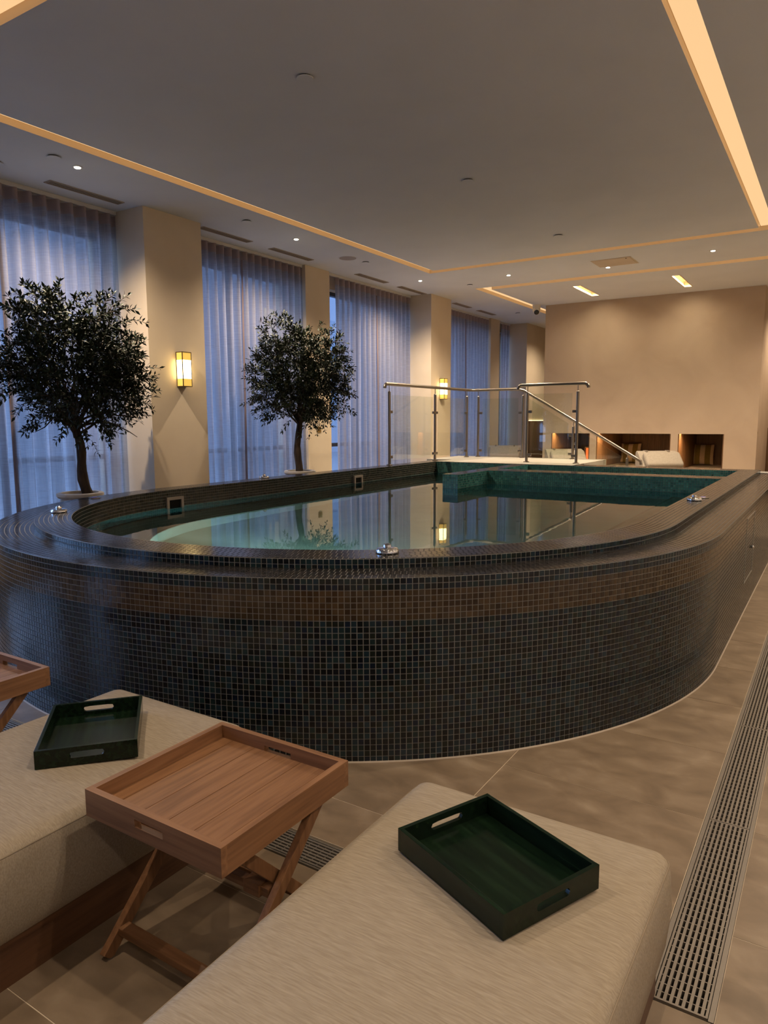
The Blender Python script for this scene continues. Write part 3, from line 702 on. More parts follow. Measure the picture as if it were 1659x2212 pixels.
# ================================================================== CEILING AND WALL FITTINGS
def strip(x0, x1, y0, y1, label):
    tag(build('cove_light_strip', MB().box(x0, x1, y0, y1, ZC + .054, ZC + .0605), 'led_tape'), label, 'light strip', 'warm cove light strips')
strip(-5.575, -5.445, 2.42, 10.115, 'warm cove light strip running along the window side of the ceiling')
strip(-0.972, -0.823, 2.42, 10.115, 'warm cove light strip running along the right side of the ceiling')
strip(-5.43, -0.985, 2.42, 2.555, 'warm cove light strip crossing the ceiling nearest the camera')
strip(-5.43, -0.985, 9.97, 10.115, 'warm cove light strip crossing the ceiling over the far pool end')
strip(-5.33, 1.58, 11.71, 11.92, 'warm cove light strip crossing the ceiling before the back wall')
strip(-5.54, -5.345, 11.71, 16.55, 'warm cove light strip leading into the passage left of the back wall')
def downlight(x, y, label, w=SPOT_W, ang=140):
    t = thing('downlight', (x, y, ZC), label, 'light', 'recessed ceiling downlights')
    build('trim_ring', MB().lathe([(0.030, -.006), (0.044, -.005), (0.046, -.0005)], c=(x, y, ZC), n=28), 'white_plastic', t, smooth=True)
    build('lens', MB().lathe([(0.020, -.012), (0.028, -.009), (0.028, -.0062)], c=(x, y, ZC), n=24), 'spot_lens', t, smooth=True)
    lamp('lamp', 'SPOT', (x, y, ZC - .03), t, w, (1.0, 0.80, 0.58), spot_size=math.radians(ang), spot_blend=0.9, shadow_soft_size=0.03)
for (x, y, lb) in ((-5.96, 4.22, 'lit downlight above the big tree at left'), (-5.955, 7.30, 'lit downlight above the smaller potted tree'), (-5.98, 10.52, 'lit downlight before the second pier'),
                   (-4.59, 10.91, 'lit downlight left of the ceiling hatch over the glass rail'), (-3.11, 11.20, 'lit downlight at the edge of the ceiling hatch'), (-1.615, 10.92, 'lit downlight right of the ceiling hatch')): downlight(x, y, lb)
for (x, y, lb) in ((-0.25, 1.6, 'added downlight above the beds, out of view, right'), (-2.3, 0.7, 'added downlight above the beds, out of view, left'),
                   (0.3, 4.6, 'added downlight above the right walkway, out of view, near'), (0.3, 8.0, 'added downlight above the right walkway, out of view, far'), (-0.25, 12.9, 'added downlight above the corridor, out of view, far right'), (-0.35, 15.3, 'added downlight at the end of the corridor, out of view'), (-5.35, 16.7, 'added downlight hidden in the passage behind the back wall')):
    downlight(x, y, lb, w=SPOT_W * ((.36 if x < -1 else .30) if y < 3 else .50))  # unseen downlights added to lift the beds, floor and passages
for y, lb in ((-1.0, 'behind the camera'), (1.9, 'nearest the beds'), (4.8, 'level with the pool front'), (7.7, 'level with the pool middle'), (10.6, 'level with the entry steps')):
    downlight(1.72, y, 'added downlight washing the unseen right wall, ' + lb, w=SPOT_W * .38)  # added so the right wall bounces warm light onto ceiling and piers
def ceiling_disc(x, y, label, r=0.058):
    t = thing('sprinkler_cover', (x, y, ZC), label, 'sprinkler', 'round sprinkler covers on the ceiling')
    build('neck', MB().lathe([(r * .8, -.010), (r * .8, -.0005)], c=(x, y, ZC), n=24), 'shade_black', t)  # near-black, so the shadow behind the cover is painted on
    build('cover_plate', MB().lathe([(r * .97, -.0155), (r, -.014), (r, -.0102)], c=(x, y, ZC), n=28), 'ceiling_plaster', t, smooth=True)
for (x, y, lb) in ((-3.17, 4.01, 'round sprinkler cover in the ceiling centre, nearest the camera'), (-3.16, 6.48, 'round sprinkler cover in the ceiling centre, middle of three'), (-3.115, 8.96, 'round sprinkler cover in the ceiling centre, farthest of three'),
                   (-5.90, 3.95, 'round sprinkler cover beside the downlight above the big tree'), (-5.905, 6.35, 'round sprinkler cover outside the cove above the first pier'), (-5.96, 8.88, 'round sprinkler cover next to the ceiling speaker'),
                   (-5.46, 11.31, 'round sprinkler cover at the corner of the second cove'), (-6.0, 14.8, 'round sprinkler cover near the far dome camera'), (-6.45, 3.75, 'round sprinkler cover at the left frame edge above the curtain')): ceiling_disc(x, y, lb)
t = thing('ceiling_speaker', (-6.03, 8.53, ZC), 'flat round ceiling speaker above the narrow pilaster', 'speaker')
build('rim', MB().lathe([(0.120, -.004), (0.135, -.003), (0.137, -.0005)], c=(-6.03, 8.53, ZC), n=36), 'ceiling_plaster', t, smooth=True)
build('grille', MB().lathe([(0.118, -.007), (0.121, -.0042)], c=(-6.03, 8.53, ZC), n=36), 'vent_metal', t)
for (a, b, lb) in ((4.29, 5.13, 'slot air vent in the ceiling above the big tree curtain'), (6.24, 7.08, 'slot air vent in the ceiling right of the first pier'), (7.49, 8.34, 'slot air vent in the ceiling above the smaller tree'), (9.50, 10.36, 'slot air vent in the ceiling past the narrow pilaster'),
                   (10.78, 11.66, 'slot air vent in the ceiling before the second pier'), (12.85, 13.55, 'slot air vent in the ceiling past the second pier'), (13.97, 14.77, 'slot air vent in the ceiling farthest from the camera'), (2.9, 3.7, 'slot air vent in the ceiling beyond the left frame edge')):
    x = -6.54; t = thing('ceiling_vent', (x, (a + b) / 2, ZC), lb, 'vent', 'slot vents along the window wall')
    fr = MB()
    for (p, q, r, s_) in ((x - .055, x - .042, a, b), (x + .042, x + .055, a, b), (x - .042, x + .042, a, a + .012), (x - .042, x + .042, b - .012, b)): fr.box(p, q, r, s_, ZC - .008, ZC - .0005)
    build('frame', fr, 'vent_metal', t); build('slot_shade', MB().box(x - .042, x + .042, a + .012, b - .012, ZC - .003, ZC - .0008), 'vent_shade', t)  # flat dark sheet carries the painted shade of the slot
    for k in range(2): build('blade', MB().box(x - .018 + k * .03, x - .012 + k * .03, a + .012, b - .012, ZC - .0075, ZC - .003), 'vent_metal', t)
t = thing('ceiling_hatch', (-2.93, 10.89, ZC), 'pale square access hatch in the ceiling before the second cove', 'hatch')
build('panel', MB().box(-3.19, -2.665, 10.66, 11.12, ZC - .008, ZC - .001), 'plaster', t)
hf = MB()
for (a, b, c, d) in ((-3.21, -3.192, 10.64, 11.14), (-2.663, -2.645, 10.64, 11.14), (-3.192, -2.663, 10.64, 10.658), (-3.192, -2.663, 11.122, 11.14)): hf.box(a, b, c, d, ZC - .006, ZC - .001)
build('frame', hf, 'plaster', t); build('lock', MB().lathe([(.012, -.011), (.012, -.0082)], c=(-2.72, 10.70, ZC), n=14), 'shade_black', t)
for (r, lb) in zip(WASH, ('left recessed linear wall washer in the ceiling by the back wall', 'right recessed linear wall washer in the ceiling by the back wall')):
    t = thing('wall_washer', ((r[0] + r[1]) / 2, (r[2] + r[3]) / 2, ZC), lb, 'light', 'linear wall washers')
    xm = (r[0] + r[1]) / 2; fr = MB()
    for (a, b, c, d) in ((r[0] - .004, r[0] + .012, r[2], r[3]), (r[1] - .012, r[1] + .004, r[2], r[3])): fr.box(a, b, c, d, ZC - .003, ZC + .02)
    build('trim', fr, 'slot_paint', t); build('lens', MB().box(r[1] - .065, r[1] - .02, r[2] + .05, r[3] - .05, ZC + .07, ZC + .085), 'wash_lens', t)
    lo = lamp('lamp', 'AREA', (xm, (r[2] + r[3]) / 2, ZC + .04), t, WASH_W, (1.0, 0.86, 0.60), shape='RECTANGLE', size=.10, size_y=1.0)
# dome camera on the ceiling
t = thing('dome_camera', (-5.29, 14.03, ZC), 'white dome camera on the ceiling at the left end of the back wall', 'camera')
build('mount', MB().lathe([(0.045, -.10), (0.075, -.085), (0.078, -.03), (0.085, -.0005)], c=(-5.29, 14.03, ZC), n=24), 'white_plastic', t, smooth=True)
MD = Matrix.Translation((-5.28, 13.99, ZC - .125)) @ Vector((0.40, -0.78, -0.48)).to_track_quat('Z', 'Y').to_matrix().to_4x4()
bh = build('head', MB().lathe([(0.03, -.06), (0.06, -.04), (0.073, -.01), (0.072, .025), (0.060, .05), (0.052, .056)], n=28).xform(MD), 'white_plastic', t, smooth=True)
build('lens', MB().lathe([(0.050, .0565), (0.044, .066), (0.022, .074)], n=24).xform(MD), 'black_plastic', bh, smooth=True)
# wall sconces
def sconce(y, label, side=1):
    x0, x1 = XP + .002, XP + .105; hw = .068; z0, z1 = 1.893, 2.283
    t = thing('wall_sconce', (XP, y, z0), label, 'light', 'boxy brass wall sconces')
    fr = MB(); e = .008
    for yy in (y - hw, y + hw - e):
        fr.box(x1 - e, x1, yy, yy + e, z0, z1); fr.box(x0, x0 + e, yy, yy + e, z0, z1)
    for zz in (z0, z1 - e):
        fr.box(x1 - e, x1, y - hw + e, y + hw - e, zz, zz + e); fr.box(x0 + e, x1 - e, y - hw, y - hw + e, zz, zz + e); fr.box(x0 + e, x1 - e, y + hw - e, y + hw, zz, zz + e)
    build('frame', fr, 'bronze_dark', t); build('back_plate', MB().box(XP + .0005, XP + .002, y - hw, y + hw, z0, z1), 'brass', t)
    build('cap', MB().box(x0, x1 - e, y - hw + e, y + hw - e, z0 + .001, z0 + .007), 'brass', t); build('cap', MB().box(x0, x1 - e, y - hw + e, y + hw - e, z1 - .007, z1 - .001), 'brass', t)
    gz0, gz1 = z0 + .09, z1 - .09
    for (a, b) in ((z0 + e, gz0), (gz1, z1 - e)):
        g = MB(); g.box(x1 - .006, x1 - .002, y - hw + e, y + hw - e, a, b); g.box(x0 + e, x1 - e, y - hw + .002, y - hw + .006, a, b); g.box(x0 + e, x1 - e, y + hw - .006, y + hw - .002, a, b)
        build('glass', g, 'sconce_glass', t)
    g = MB(); g.box(x1 - .006, x1 - .002, y - hw + e, y + hw - e, gz0, gz1); g.box(x0 + e, x1 - e, y - hw + .002, y - hw + .006, gz0, gz1); g.box(x0 + e, x1 - e, y + hw - .006, y + hw - .002, gz0, gz1)
    build('glass', g, 'sconce_core', t)
sconce(5.745, 'lit brass wall sconce on the nearest pier between the two trees'); sconce(12.10, 'lit brass wall sconce on the farther pier behind the glass rail')
def added_sconce(y, label):  # unseen copies added for a warm glow from the right
    src = [o for o in COL.objects if o.name == 'wall_sconce'][0]; c = copy_tree(src); c.location = (X1R - .2, y, 1.893); c.rotation_euler = (0, 0, math.pi); c['label'] = label
for y, lb in ((0.5, 'near the camera'), (4.4, 'beside the pool front'), (8.2, 'beside the pool end'), (12.0, 'by the corridor')): added_sconce(y, 'added lit brass wall sconce on the unseen right wall, ' + lb)
t = thing('wall_socket', (XC, 8.80, 1.34), 'small brass socket plate on the narrow pilaster beside the smaller tree', 'socket')
build('plate', MB().box(XC + .0005, XC + .008, 8.755, 8.845, 1.32, 1.41), 'brass', t); build('switch', MB().box(XC + .008, XC + .013, 8.78, 8.82, 1.345, 1.385), 'brass', t)

# ================================================================== TREES
def olive_tree(x, y, zpot, zc, rx, rz_, seed, label, lean=0.08, nleaf=5200, leaf=0.052):
    r = random.Random(seed); g = np.random.default_rng(seed)
    t = thing('potted_olive_tree', (x, y, 0), label, 'tree', 'potted olive trees by the windows')
    pot = build('pot', MB().lathe([(0.13, 0), (0.15, .02), (0.165, .3), (0.185, zpot - .10), (0.175, zpot - .055), (0.195, zpot - .05), (0.212, zpot - .03), (0.210, zpot - .008), (0.190, zpot), (0.165, zpot - .002), (0.16, zpot - .03)], n=40), 'stone_pot', t, smooth=True, local=True)
    build('soil', MB().lathe([(0.155, zpot - .06), (0.158, zpot - .028), (0.05, zpot - .018)], n=24), 'soil', pot, local=True)
    tr = MB(); h0 = zpot - .05; zf = zc - rz_ * .62
    pts = []; rad = []
    for k in range(9):
        f = k / 8; pts.append((lean * (1 - f) * .3 + .012 * math.sin(f * 5 + seed), lean * (.9 - f * 1.1) + .018 * math.sin(f * 7 + seed), h0 + (zf - h0) * f)); rad.append((.052 - .016 * f) * (1 + .08 * math.sin(k * 2.1 + seed)))
    tr.tube(pts, rad, 12); trunk = build('trunk', tr, 'bark', t, smooth=True, local=True)
    top = Vector(pts[-1]); tips = []; br = MB()
    for k in range(22):
        a = 2 * math.pi * k / 22 * 2.4 + r.uniform(-.3, .3); el = r.uniform(-.15, 1.35); ln_ = r.uniform(.55, .95)
        d = Vector((math.cos(a) * math.cos(el) * .58, math.sin(a) * math.cos(el) * rx, math.sin(el) * rz_ * 1.25)) * ln_
        st_ = top - Vector((0, 0, r.uniform(0, .12))); cur = [st_]; 
        for q in range(1, 6):
            f = q / 5; cur.append(st_ + d * f + Vector((r.uniform(-.04, .04), r.uniform(-.04, .04), .10 * math.sin(f * math.pi) + r.uniform(-.02, .02))))
        br.tube(cur, [.017, .013, .010, .007, .005, .003], 6, cap=False); tips += cur[2:]
    build('branch', br, 'bark', trunk, smooth=True, local=True)
    # twigs with paired leaves
    blobs = [(0, 0, 0, .55), (0, 0, -.2, .55)]
    for k in range(17):
        a = 2 * math.pi * k / 17 * 5 + r.uniform(-.3, .3); e = -0.62 + 1.42 * k / 16; w = math.sqrt(max(0, 1 - (e * .95) ** 2)) * (1.0 if e < .25 else 1 - .25 * (e - .25)); rr_ = r.uniform(.30, .44)
        blobs.append((math.cos(a) * w * (1 - rr_), math.sin(a) * w * (1 - rr_), e * (1 - rr_ * .7), rr_))
    nt = nleaf // 13; V = []; F = []; COLS = []; tw = MB()
    cz = zc
    for k in range(nt):
        bx_, by_, bz_, bR = blobs[int(g.integers(0, len(blobs)))]
        while True:
            p = g.uniform(-1, 1, 3); q = np.linalg.norm(p)
            if .25 < q < 1: break
        p = np.array((bx_, by_, bz_)) + p * bR
        P0 = Vector((.06 + p[0] * min(rx, .62) * .82, p[1] * rx * .94, cz + p[2] * rz_))
        dirv = Vector((p[0] + g.normal(0, .35), p[1] + g.normal(0, .35), p[2] * .5 + .28 + g.normal(0, .35))).normalized()
        L = g.uniform(.10, .20); side = dirv.cross(Vector((g.normal(), g.normal(), g.normal()))).normalized()
        prev = P0; tpts = [tuple(P0)]
        shade = g.uniform(.6, 1.35)
        for m in range(6):
            f = (m + 1) / 6; c_ = P0 + dirv * L * f + Vector((0, 0, -.03 * f * f)); tpts.append(tuple(c_))
            side = Matrix.Rotation(1.4 + g.normal(0, .3), 3, dirv) @ side
            for s_ in ((1, -1) if m < 5 else (1, -1, 0)):
                ld = (dirv * (.75 if s_ else 1.6) + side * s_ * 1.0 + Vector((0, 0, g.normal(-.05, .25)))).normalized()
                ll = leaf * g.uniform(.7, 1.25); wd = ll * .19; nn_ = ld.cross(Vector((g.normal(0, .5), g.normal(0, .5), 1))).normalized(); up = nn_.cross(ld)
                b = len(V); mid = c_ + ld * ll * .5 + up * ll * .06; tip = c_ + ld * ll - up * ll * .05
                V += [tuple(c_), tuple(mid + nn_ * wd), tuple(tip), tuple(mid - nn_ * wd), tuple(mid + up * (-.03 * ll))]
                F += [(b, b + 4, b + 1), (b + 1, b + 4, b + 2), (b + 4, b + 3, b + 2), (b, b + 3, b + 4)]
                base = np.array((.014, .023, .010) if g.random() > .18 else (.036, .042, .024)) * shade * g.uniform(.75, 1.25)
                COLS += [(*base, 1.0)] * 4
        tw.tube(tpts[::2], .0022, 3, cap=False)
        if g.random() < .10:                                   # an olive
            b_ = P0 + dirv * L * .6 + side * .02
            s0 = len(V); rr = .012
            V += [tuple(b_ + Vector(d_) * rr) for d_ in ((0, 0, 1.4), (1, 0, 0), (0, 1, 0), (-1, 0, 0), (0, -1, 0), (0, 0, -1.4))]
            F += [(s0, s0 + 1, s0 + 2), (s0, s0 + 2, s0 + 3), (s0, s0 + 3, s0 + 4), (s0, s0 + 4, s0 + 1), (s0 + 5, s0 + 2, s0 + 1), (s0 + 5, s0 + 3, s0 + 2), (s0 + 5, s0 + 4, s0 + 3), (s0 + 5, s0 + 1, s0 + 4)]
            COLS += [(.012, .009, .010, 1)] * 8
    tb = build('twigs', tw, 'bark', trunk, local=True); tb['kind'] = 'stuff'
    lf = build('foliage', MB().add(V, F), 'olive_leaf', t, local=True); lf['kind'] = 'stuff'
    at = lf.data.attributes.new('tilecol', 'FLOAT_COLOR', 'FACE'); at.data.foreach_set('color', np.array(COLS, np.float32).ravel())
olive_tree(-6.07, 4.13, 0.835, 1.96, 0.76, 0.80, 3, 'bigger dark olive tree in a stone pot at left', nleaf=15000, leaf=.058)
olive_tree(-6.05, 7.40, 0.845, 2.05, 0.86, 0.80, 8, 'smaller looking olive tree in a pot between two curtains', nleaf=15000, leaf=.058, lean=-.03)

# ================================================================== BEDS, TABLES, TRAYS
def rounded_box(x0, x1, y0, y1, z0, z1, r, crown=0.0, nx=10, ny=22):
    """soft cushion: box with rounded edges and a slight crown"""
    bm = bmesh.new(); bmesh.ops.create_cube(bm, size=1.0)
    for v in bm.verts: v.co = ((x0 + x1) / 2 + v.co.x * (x1 - x0), (y0 + y1) / 2 + v.co.y * (y1 - y0), (z0 + z1) / 2 + v.co.z * (z1 - z0))
    bmesh.ops.bevel(bm, geom=bm.edges[:], offset=r, segments=5, affect='EDGES', profile=0.5)
    bmesh.ops.triangulate(bm, faces=[f for f in bm.faces if len(f.verts) > 4])
    mb = MB(); mb.v = [tuple(v.co) for v in bm.verts]; mb.f = [tuple(v.index for v in f.verts) for f in bm.faces]; mb.mi = [0] * len(mb.f); bm.free()
    return mb
def cushion_mesh(x0, x1, y0, y1, z0, z1, crown=0.012, r=0.03, nx=16, ny=40):
    """closed grid: crowned top, rounded vertical corners, bulging sides"""
    def prof(u): return 1 - abs(2 * u - 1) ** 6
    sx, sy = (x1 - x0), (y1 - y0); per = []
    # rounded rectangle outline
    R = 0.05
    for (cx_, cy_, a0) in ((x1 - R, y0 + R, -90), (x1 - R, y1 - R, 0), (x0 + R, y1 - R, 90), (x0 + R, y0 + R, 180)):
        for k in range(6):
            a = math.radians(a0 + 90 * k / 5); per.append((cx_ + R * math.cos(a), cy_ + R * math.sin(a), math.cos(a), math.sin(a)))
    # subdivide straight runs
    P = []
    for i in range(len(per)):
        a, b = per[i], per[(i + 1) % len(per)]; d = math.hypot(a[0] - b[0], a[1] - b[1]); m = max(1, int(d / .09))
        for k in range(m): f = k / m; P.append(tuple(a[j] + (b[j] - a[j]) * f for j in range(4)))
    n = len(P); rings = []
    H = z1 - z0
    for (dz, inn) in ((0.0, .022), (.03, .004), (H * .5, -.006), (H - .05, 0.0), (H - .022, .006), (H - .008, .018), (H, .040)):
        rings.append([(x - nx_ * inn, y - ny_ * inn, z0 + dz) for x, y, nx_, ny_ in P])
    cx_, cy_ = (x0 + x1) / 2, (y0 + y1) / 2
    for s_ in (.86, .65, .4, .15):
        rings.append([(cx_ + (x - cx_) * s_, cy_ + (y - cy_) * (1 - (1 - s_) * .45), z1 + crown * (1 - s_ ** 2)) for x, y, _ in rings[6]])
    vs = [p for r_ in rings for p in r_]; fs = []
    for i in range(len(rings) - 1):
        for k in range(n): fs.append((i * n + k, i * n + (k + 1) % n, (i + 1) * n + (k + 1) % n, (i + 1) * n + k))
    m = len(rings) - 1; fs.append(tuple(m * n + k for k in range(n))); fs.append(tuple(range(n - 1, -1, -1)))
    mb = MB().add(vs, fs); seam = [(x - nx_ * .006 , y - ny_ * .006, z0 + H - .021) for x, y, nx_, ny_ in P]
    return mb, seam + [seam[0]]
def bed(x0, x1, y1, label, ylen=2.0):
    y0 = y1 - ylen; t = thing('daybed', ((x0 + x1) / 2, (y0 + y1) / 2, 0), label, 'daybed', 'beige upholstered daybeds')
    ins = .028; fr = MB(); th = .035
    for (a, b, c, d) in ((x0 + ins, x0 + ins + th, y0 + ins, y1 - ins), (x1 - ins - th, x1 - ins, y0 + ins, y1 - ins), (x0 + ins + th, x1 - ins - th, y0 + ins, y0 + ins + th), (x0 + ins + th, x1 - ins - th, y1 - ins - th, y1 - ins)): fr.box(a, b, c, d, 0.0, .132)
    f = build('base', fr, 'dark_teak', t)
    build('deck', MB().box(x0 + ins + th, x1 - ins - th, y0 + ins + th, y1 - ins - th, .105, .13), 'dark_teak', f)
    mb, seam = cushion_mesh(x0, x1, y0, y1, .134, .40); m = build('mattress', mb, 'bed_linen', t, smooth=True)
    build('piping', MB().tube(seam, .0019, 6, cap=False), 'piping', m, smooth=True)
bed(-1.035, -0.285, 1.835, 'beige daybed at the bottom right with a green tray near its corner')
bed(-2.495, -1.75, 1.825, 'beige daybed at the left with a green tray at its far end')

def board_hole(L, H, th, hw, hh, hz, rounded):
    """upright board along local x, thickness along y, with a hand hole"""
    def rayd(t, a, b):   # rectangle distance
        c, s_ = abs(math.cos(t)), abs(math.sin(t)); return min(a / c if c > 1e-9 else 1e9, b / s_ if s_ > 1e-9 else 1e9)
    ang = sorted(set([round(2 * math.pi * k / 40, 6) for k in range(40)]))
    inner = []; outer = []
    corners = [math.atan2(s2 * H * 1.0, s1 * L) for s1, s2 in ((1, 1), (-1, 1), (-1, -1), (1, -1))]
    def add_(t):
        if rounded:
            r = hh / 2; a = hw / 2 - r; c, s_ = math.cos(t), math.sin(t)
            d = r / abs(s_) if abs(s_) > 1e-9 else 1e9
            if abs(c * d) > a:
                bb = a * abs(c); d = bb + math.sqrt(max(0, bb * bb - (a * a - r * r)))
        else: d = rayd(t, hw / 2, hh / 2)
        inner.append((d * math.cos(t), hz + d * math.sin(t)))
        top, bot = H - hz, hz; c, s_ = math.cos(t), math.sin(t)
        e = min((L / 2) / abs(c) if abs(c) > 1e-9 else 1e9, (top if s_ > 0 else bot) / abs(s_) if abs(s_) > 1e-9 else 1e9); outer.append((e * c, hz + e * s_))
    extra = [math.atan2(H - hz, L / 2), math.pi - math.atan2(H - hz, L / 2), math.pi + math.atan2(hz, L / 2), 2 * math.pi - math.atan2(hz, L / 2)]
    if not rounded: b_ = math.atan2(hh, hw); extra += [b_, math.pi - b_, math.pi + b_, 2 * math.pi - b_]
    for t in sorted(set(ang + [round(e, 6) for e in extra])): add_(t)
    n = len(inner); vs = []
    for y in (-th / 2, th / 2): vs += [(x, y, z) for x, z in outer] + [(x, y, z) for x, z in inner]
    fs = []
    for k in range(n):
        j = (k + 1) % n
        fs += [(k, j, n + j, n + k), (2 * n + j, 2 * n + k, 3 * n + k, 3 * n + j), (j, k, 2 * n + k, 2 * n + j), (n + k, n + j, 3 * n + j, 3 * n + k)]
    return MB().add(vs, fs)
def tray_table(x0, y0, label, S=0.518, z=0.50, H=0.078):
    t = thing('tray_table', (x0 + S / 2, y0 + S / 2, 0), label, 'side table', 'folding teak tray tables')
    h = S / 2; th = .020; zb = z - H
    tray = bpy.data.objects.new('tray', None); COL.objects.link(tray); tray.parent = t; tray.location = (0, 0, zb)
    for s_ in (-1, 1):
        mb = board_hole(S, H, th, .108, .021, H * .55, False).xform(Matrix.Translation((0, s_ * (h - th / 2), 0))); build('tray_end', mb, 'teak_x', tray, local=True, fixn=True)
        build('tray_side', MB().box(s_ * h - (th if s_ > 0 else 0), s_ * h + (0 if s_ > 0 else th), -h + th, h - th, 0, H), 'teak_y', tray, local=True)
    npl = 6; wi = S - 2 * th; edges = [-wi / 2, -wi / 2 + .050] + [-wi / 2 + .05 + (wi - .10) * k / 4 for k in range(1, 5)] + [wi / 2]
    for k in range(len(edges) - 1): build('plank', MB().box(edges[k] + .0009, edges[k + 1] - .0009, -h + th, h - th, .024, .036), 'teak_y', tray, local=True, bevel=.0008)
    build('tray_bottom', MB().box(-wi / 2, wi / 2, -h + th, h - th, .012, .0235), 'teak_x', tray, local=True)
    # folding legs: outer frame leans one way, inner frame the other
    def bar(p, q, w, d, name, parent, axis='x'):
        p, q = Vector(p), Vector(q); a = (q - p).normalized(); sx_ = Vector((1, 0, 0)) if axis == 'x' else Vector((0, 1, 0)); n_ = a.cross(sx_).normalized(); mb = MB()
        vs = [tuple(c_ + sx_ * w / 2 * i + n_ * d / 2 * j) for c_ in (p, q) for (i, j) in ((-1, -1), (1, -1), (1, 1), (-1, 1))]
        mb.add(vs, [(3, 2, 1, 0), (4, 5, 6, 7), (0, 1, 5, 4), (1, 2, 6, 5), (2, 3, 7, 6), (3, 0, 4, 7)]); return build(name, mb, 'teak_z' if abs(a.z) > .5 else 'teak_x', parent, local=True, fixn=True, bevel=.0025)
    yn, yf = -.250, .165
    for s_ in (-1, 1):
        leg = bar((s_ * .222, yn, .004), (s_ * .222, yf, zb - .001), .022, .036, 'leg', t)
        leg2 = bar((s_ * .190, .245, .004), (s_ * .190, -.16, zb - .001), .022, .036, 'leg', t)
    bar((-.211, -.196, .062), (.211, -.196, .062), .036, .022, 'stretcher', t, 'y'); bar((-.179, .196, .062), (.179, .196, .062), .036, .022, 'stretcher', t, 'y')
    bar((-.205, -.03, .232), (.205, -.03, .232), .026, .026, 'pivot_bar', t, 'y'); bar((.12, -.03, .232), (.178, -.03, .232), .04, .036, 'hinge_block', t, 'y')
tray_table(-1.684, 1.106, 'folding teak tray table standing between the two daybeds')
tray_table(-3.20, 1.118, 'folding teak tray table cut by the left frame edge')

def serving_tray(cx, cy, rz, label, L=0.385, Wd=0.305, H=0.060, z=0.403, two=True):
    t = thing('serving_tray', (cx, cy, z), label, 'tray', 'dark green lacquer trays', rz)
    th = .011; build('tray_floor', MB().box(-L / 2 + th, L / 2 - th, -Wd / 2 + th, Wd / 2 - th, .002, .010), 'green_lacquer', t, local=True)
    for s_ in (-1, 1):
        mb = board_hole(Wd, H, th, .105, .020, H * .56, True).xform(Matrix.Translation((s_ * (L / 2 - th / 2), 0, 0)) @ Matrix.Rotation(math.pi / 2, 4, 'Z')); build('tray_end', mb, 'green_lacquer', t, local=True, fixn=True)
        build('tray_side', MB().box(-L / 2 + th, L / 2 - th, s_ * Wd / 2 - (th if s_ > 0 else 0), s_ * Wd / 2 + (0 if s_ > 0 else th), 0, H), 'green_lacquer', t, local=True, bevel=.001)
def from_corners(c, label, z=.410):
    # c: left, back, right, front corners in plan; long axis given by back->right
    c = [Vector(p) for p in c]; ctr = sum(c, Vector((0, 0))) / 4
    e1 = ((c[2] - c[1]) + (c[3] - c[0])) / 2; e2 = ((c[1] - c[0]) + (c[2] - c[3])) / 2
    return ctr, e1, e2
ctr, e1, e2 = from_corners([(-.885, 1.441), (-.752, 1.713), (-.40, 1.557), (-.531, 1.286)], '')
serving_tray(ctr.x, ctr.y, math.atan2(e1.y, e1.x), 'dark green lacquer tray lying on the right daybed', e1.length, e2.length, z=.4135)
ctr, e1, e2 = from_corners([(-2.068, 1.193), (-2.361, 1.443), (-2.164, 1.678), (-1.859, 1.423)], '')
serving_tray(ctr.x, ctr.y, math.atan2(e1.y, e1.x) + math.pi / 2, 'dark green lacquer tray lying on the left daybed', e2.length, e1.length, z=.4135)

# ================================================================== FLOOR DRAINS
def grating(x0, x1, y0, y1, along, label, zt=-.002):
    t = thing('drain_grating', ((x0 + x1) / 2, (y0 + y1) / 2, -.075), label, 'drain', 'steel floor drain gratings')
    nb = 8; fr = MB(); f = .006
    for (a, b, c, d) in ((x0, x0 + f, y0, y1), (x1 - f, x1, y0, y1), (x0 + f, x1 - f, y0, y0 + f), (x0 + f, x1 - f, y1 - f, y1)): fr.box(a, b, c, d, -.075, zt)
    build('frame', fr, 'grate_steel', t); w = (x1 - x0 if along == 'y' else y1 - y0) - 2 * f
    for k in range(nb):
        c = f + w * (k + .5) / nb; hw = .0040
        if along == 'y': build('bar', MB().box(x0 + c - hw, x0 + c + hw, y0 + f, y1 - f, -.022, zt), 'grate_steel', t)
        else: build('bar', MB().box(x0 + f, x1 - f, y0 + c - hw, y0 + c + hw, -.022, zt), 'grate_steel', t)
    rd = MB(); Ln = (y1 - y0 if along == 'y' else x1 - x0); m = max(2, int(Ln / .031))
    for k in range(1, m):
        p = Ln * k / m
        if along == 'y': rd.box(x0 + f, x1 - f, y0 + p - .0015, y0 + p + .0015, -.018, -.0035)
        else: rd.box(x0 + p - .0015, x0 + p + .0015, y0 + f, y1 - f, -.018, -.0035)
    build('cross_rods', rd, 'grate_steel', t)
ordn = 'first second third fourth fifth sixth seventh eighth ninth tenth eleventh twelfth thirteenth fourteenth'.split()
yy = 1.797
for k in range(12):
    y1 = yy + (0.985 if k else 0.99); grating(-.318, -.184, yy, y1 - .004, 'y', 'steel drain grating right of the pool, %s from the camera' % ordn[k]); yy = y1
ch = thing('drain_channel', (-.25, 7.9, -.075), 'long steel drain channel edging let into the floor beside the pool', 'drain')
for (a, b) in ((-.333, -.320), (-.182, -.169)): build('edge_strip', MB().box(a, b, 1.787, 13.95, -.066, .0005), 'grate_steel', ch)
xx = -4.69
for k in range(4):
    x1 = xx + 1.0; grating(xx, x1 - .004, 1.752, 1.885, 'x', 'steel cross drain grating under the daybeds, %s from the window wall' % ordn[k]); xx = x1

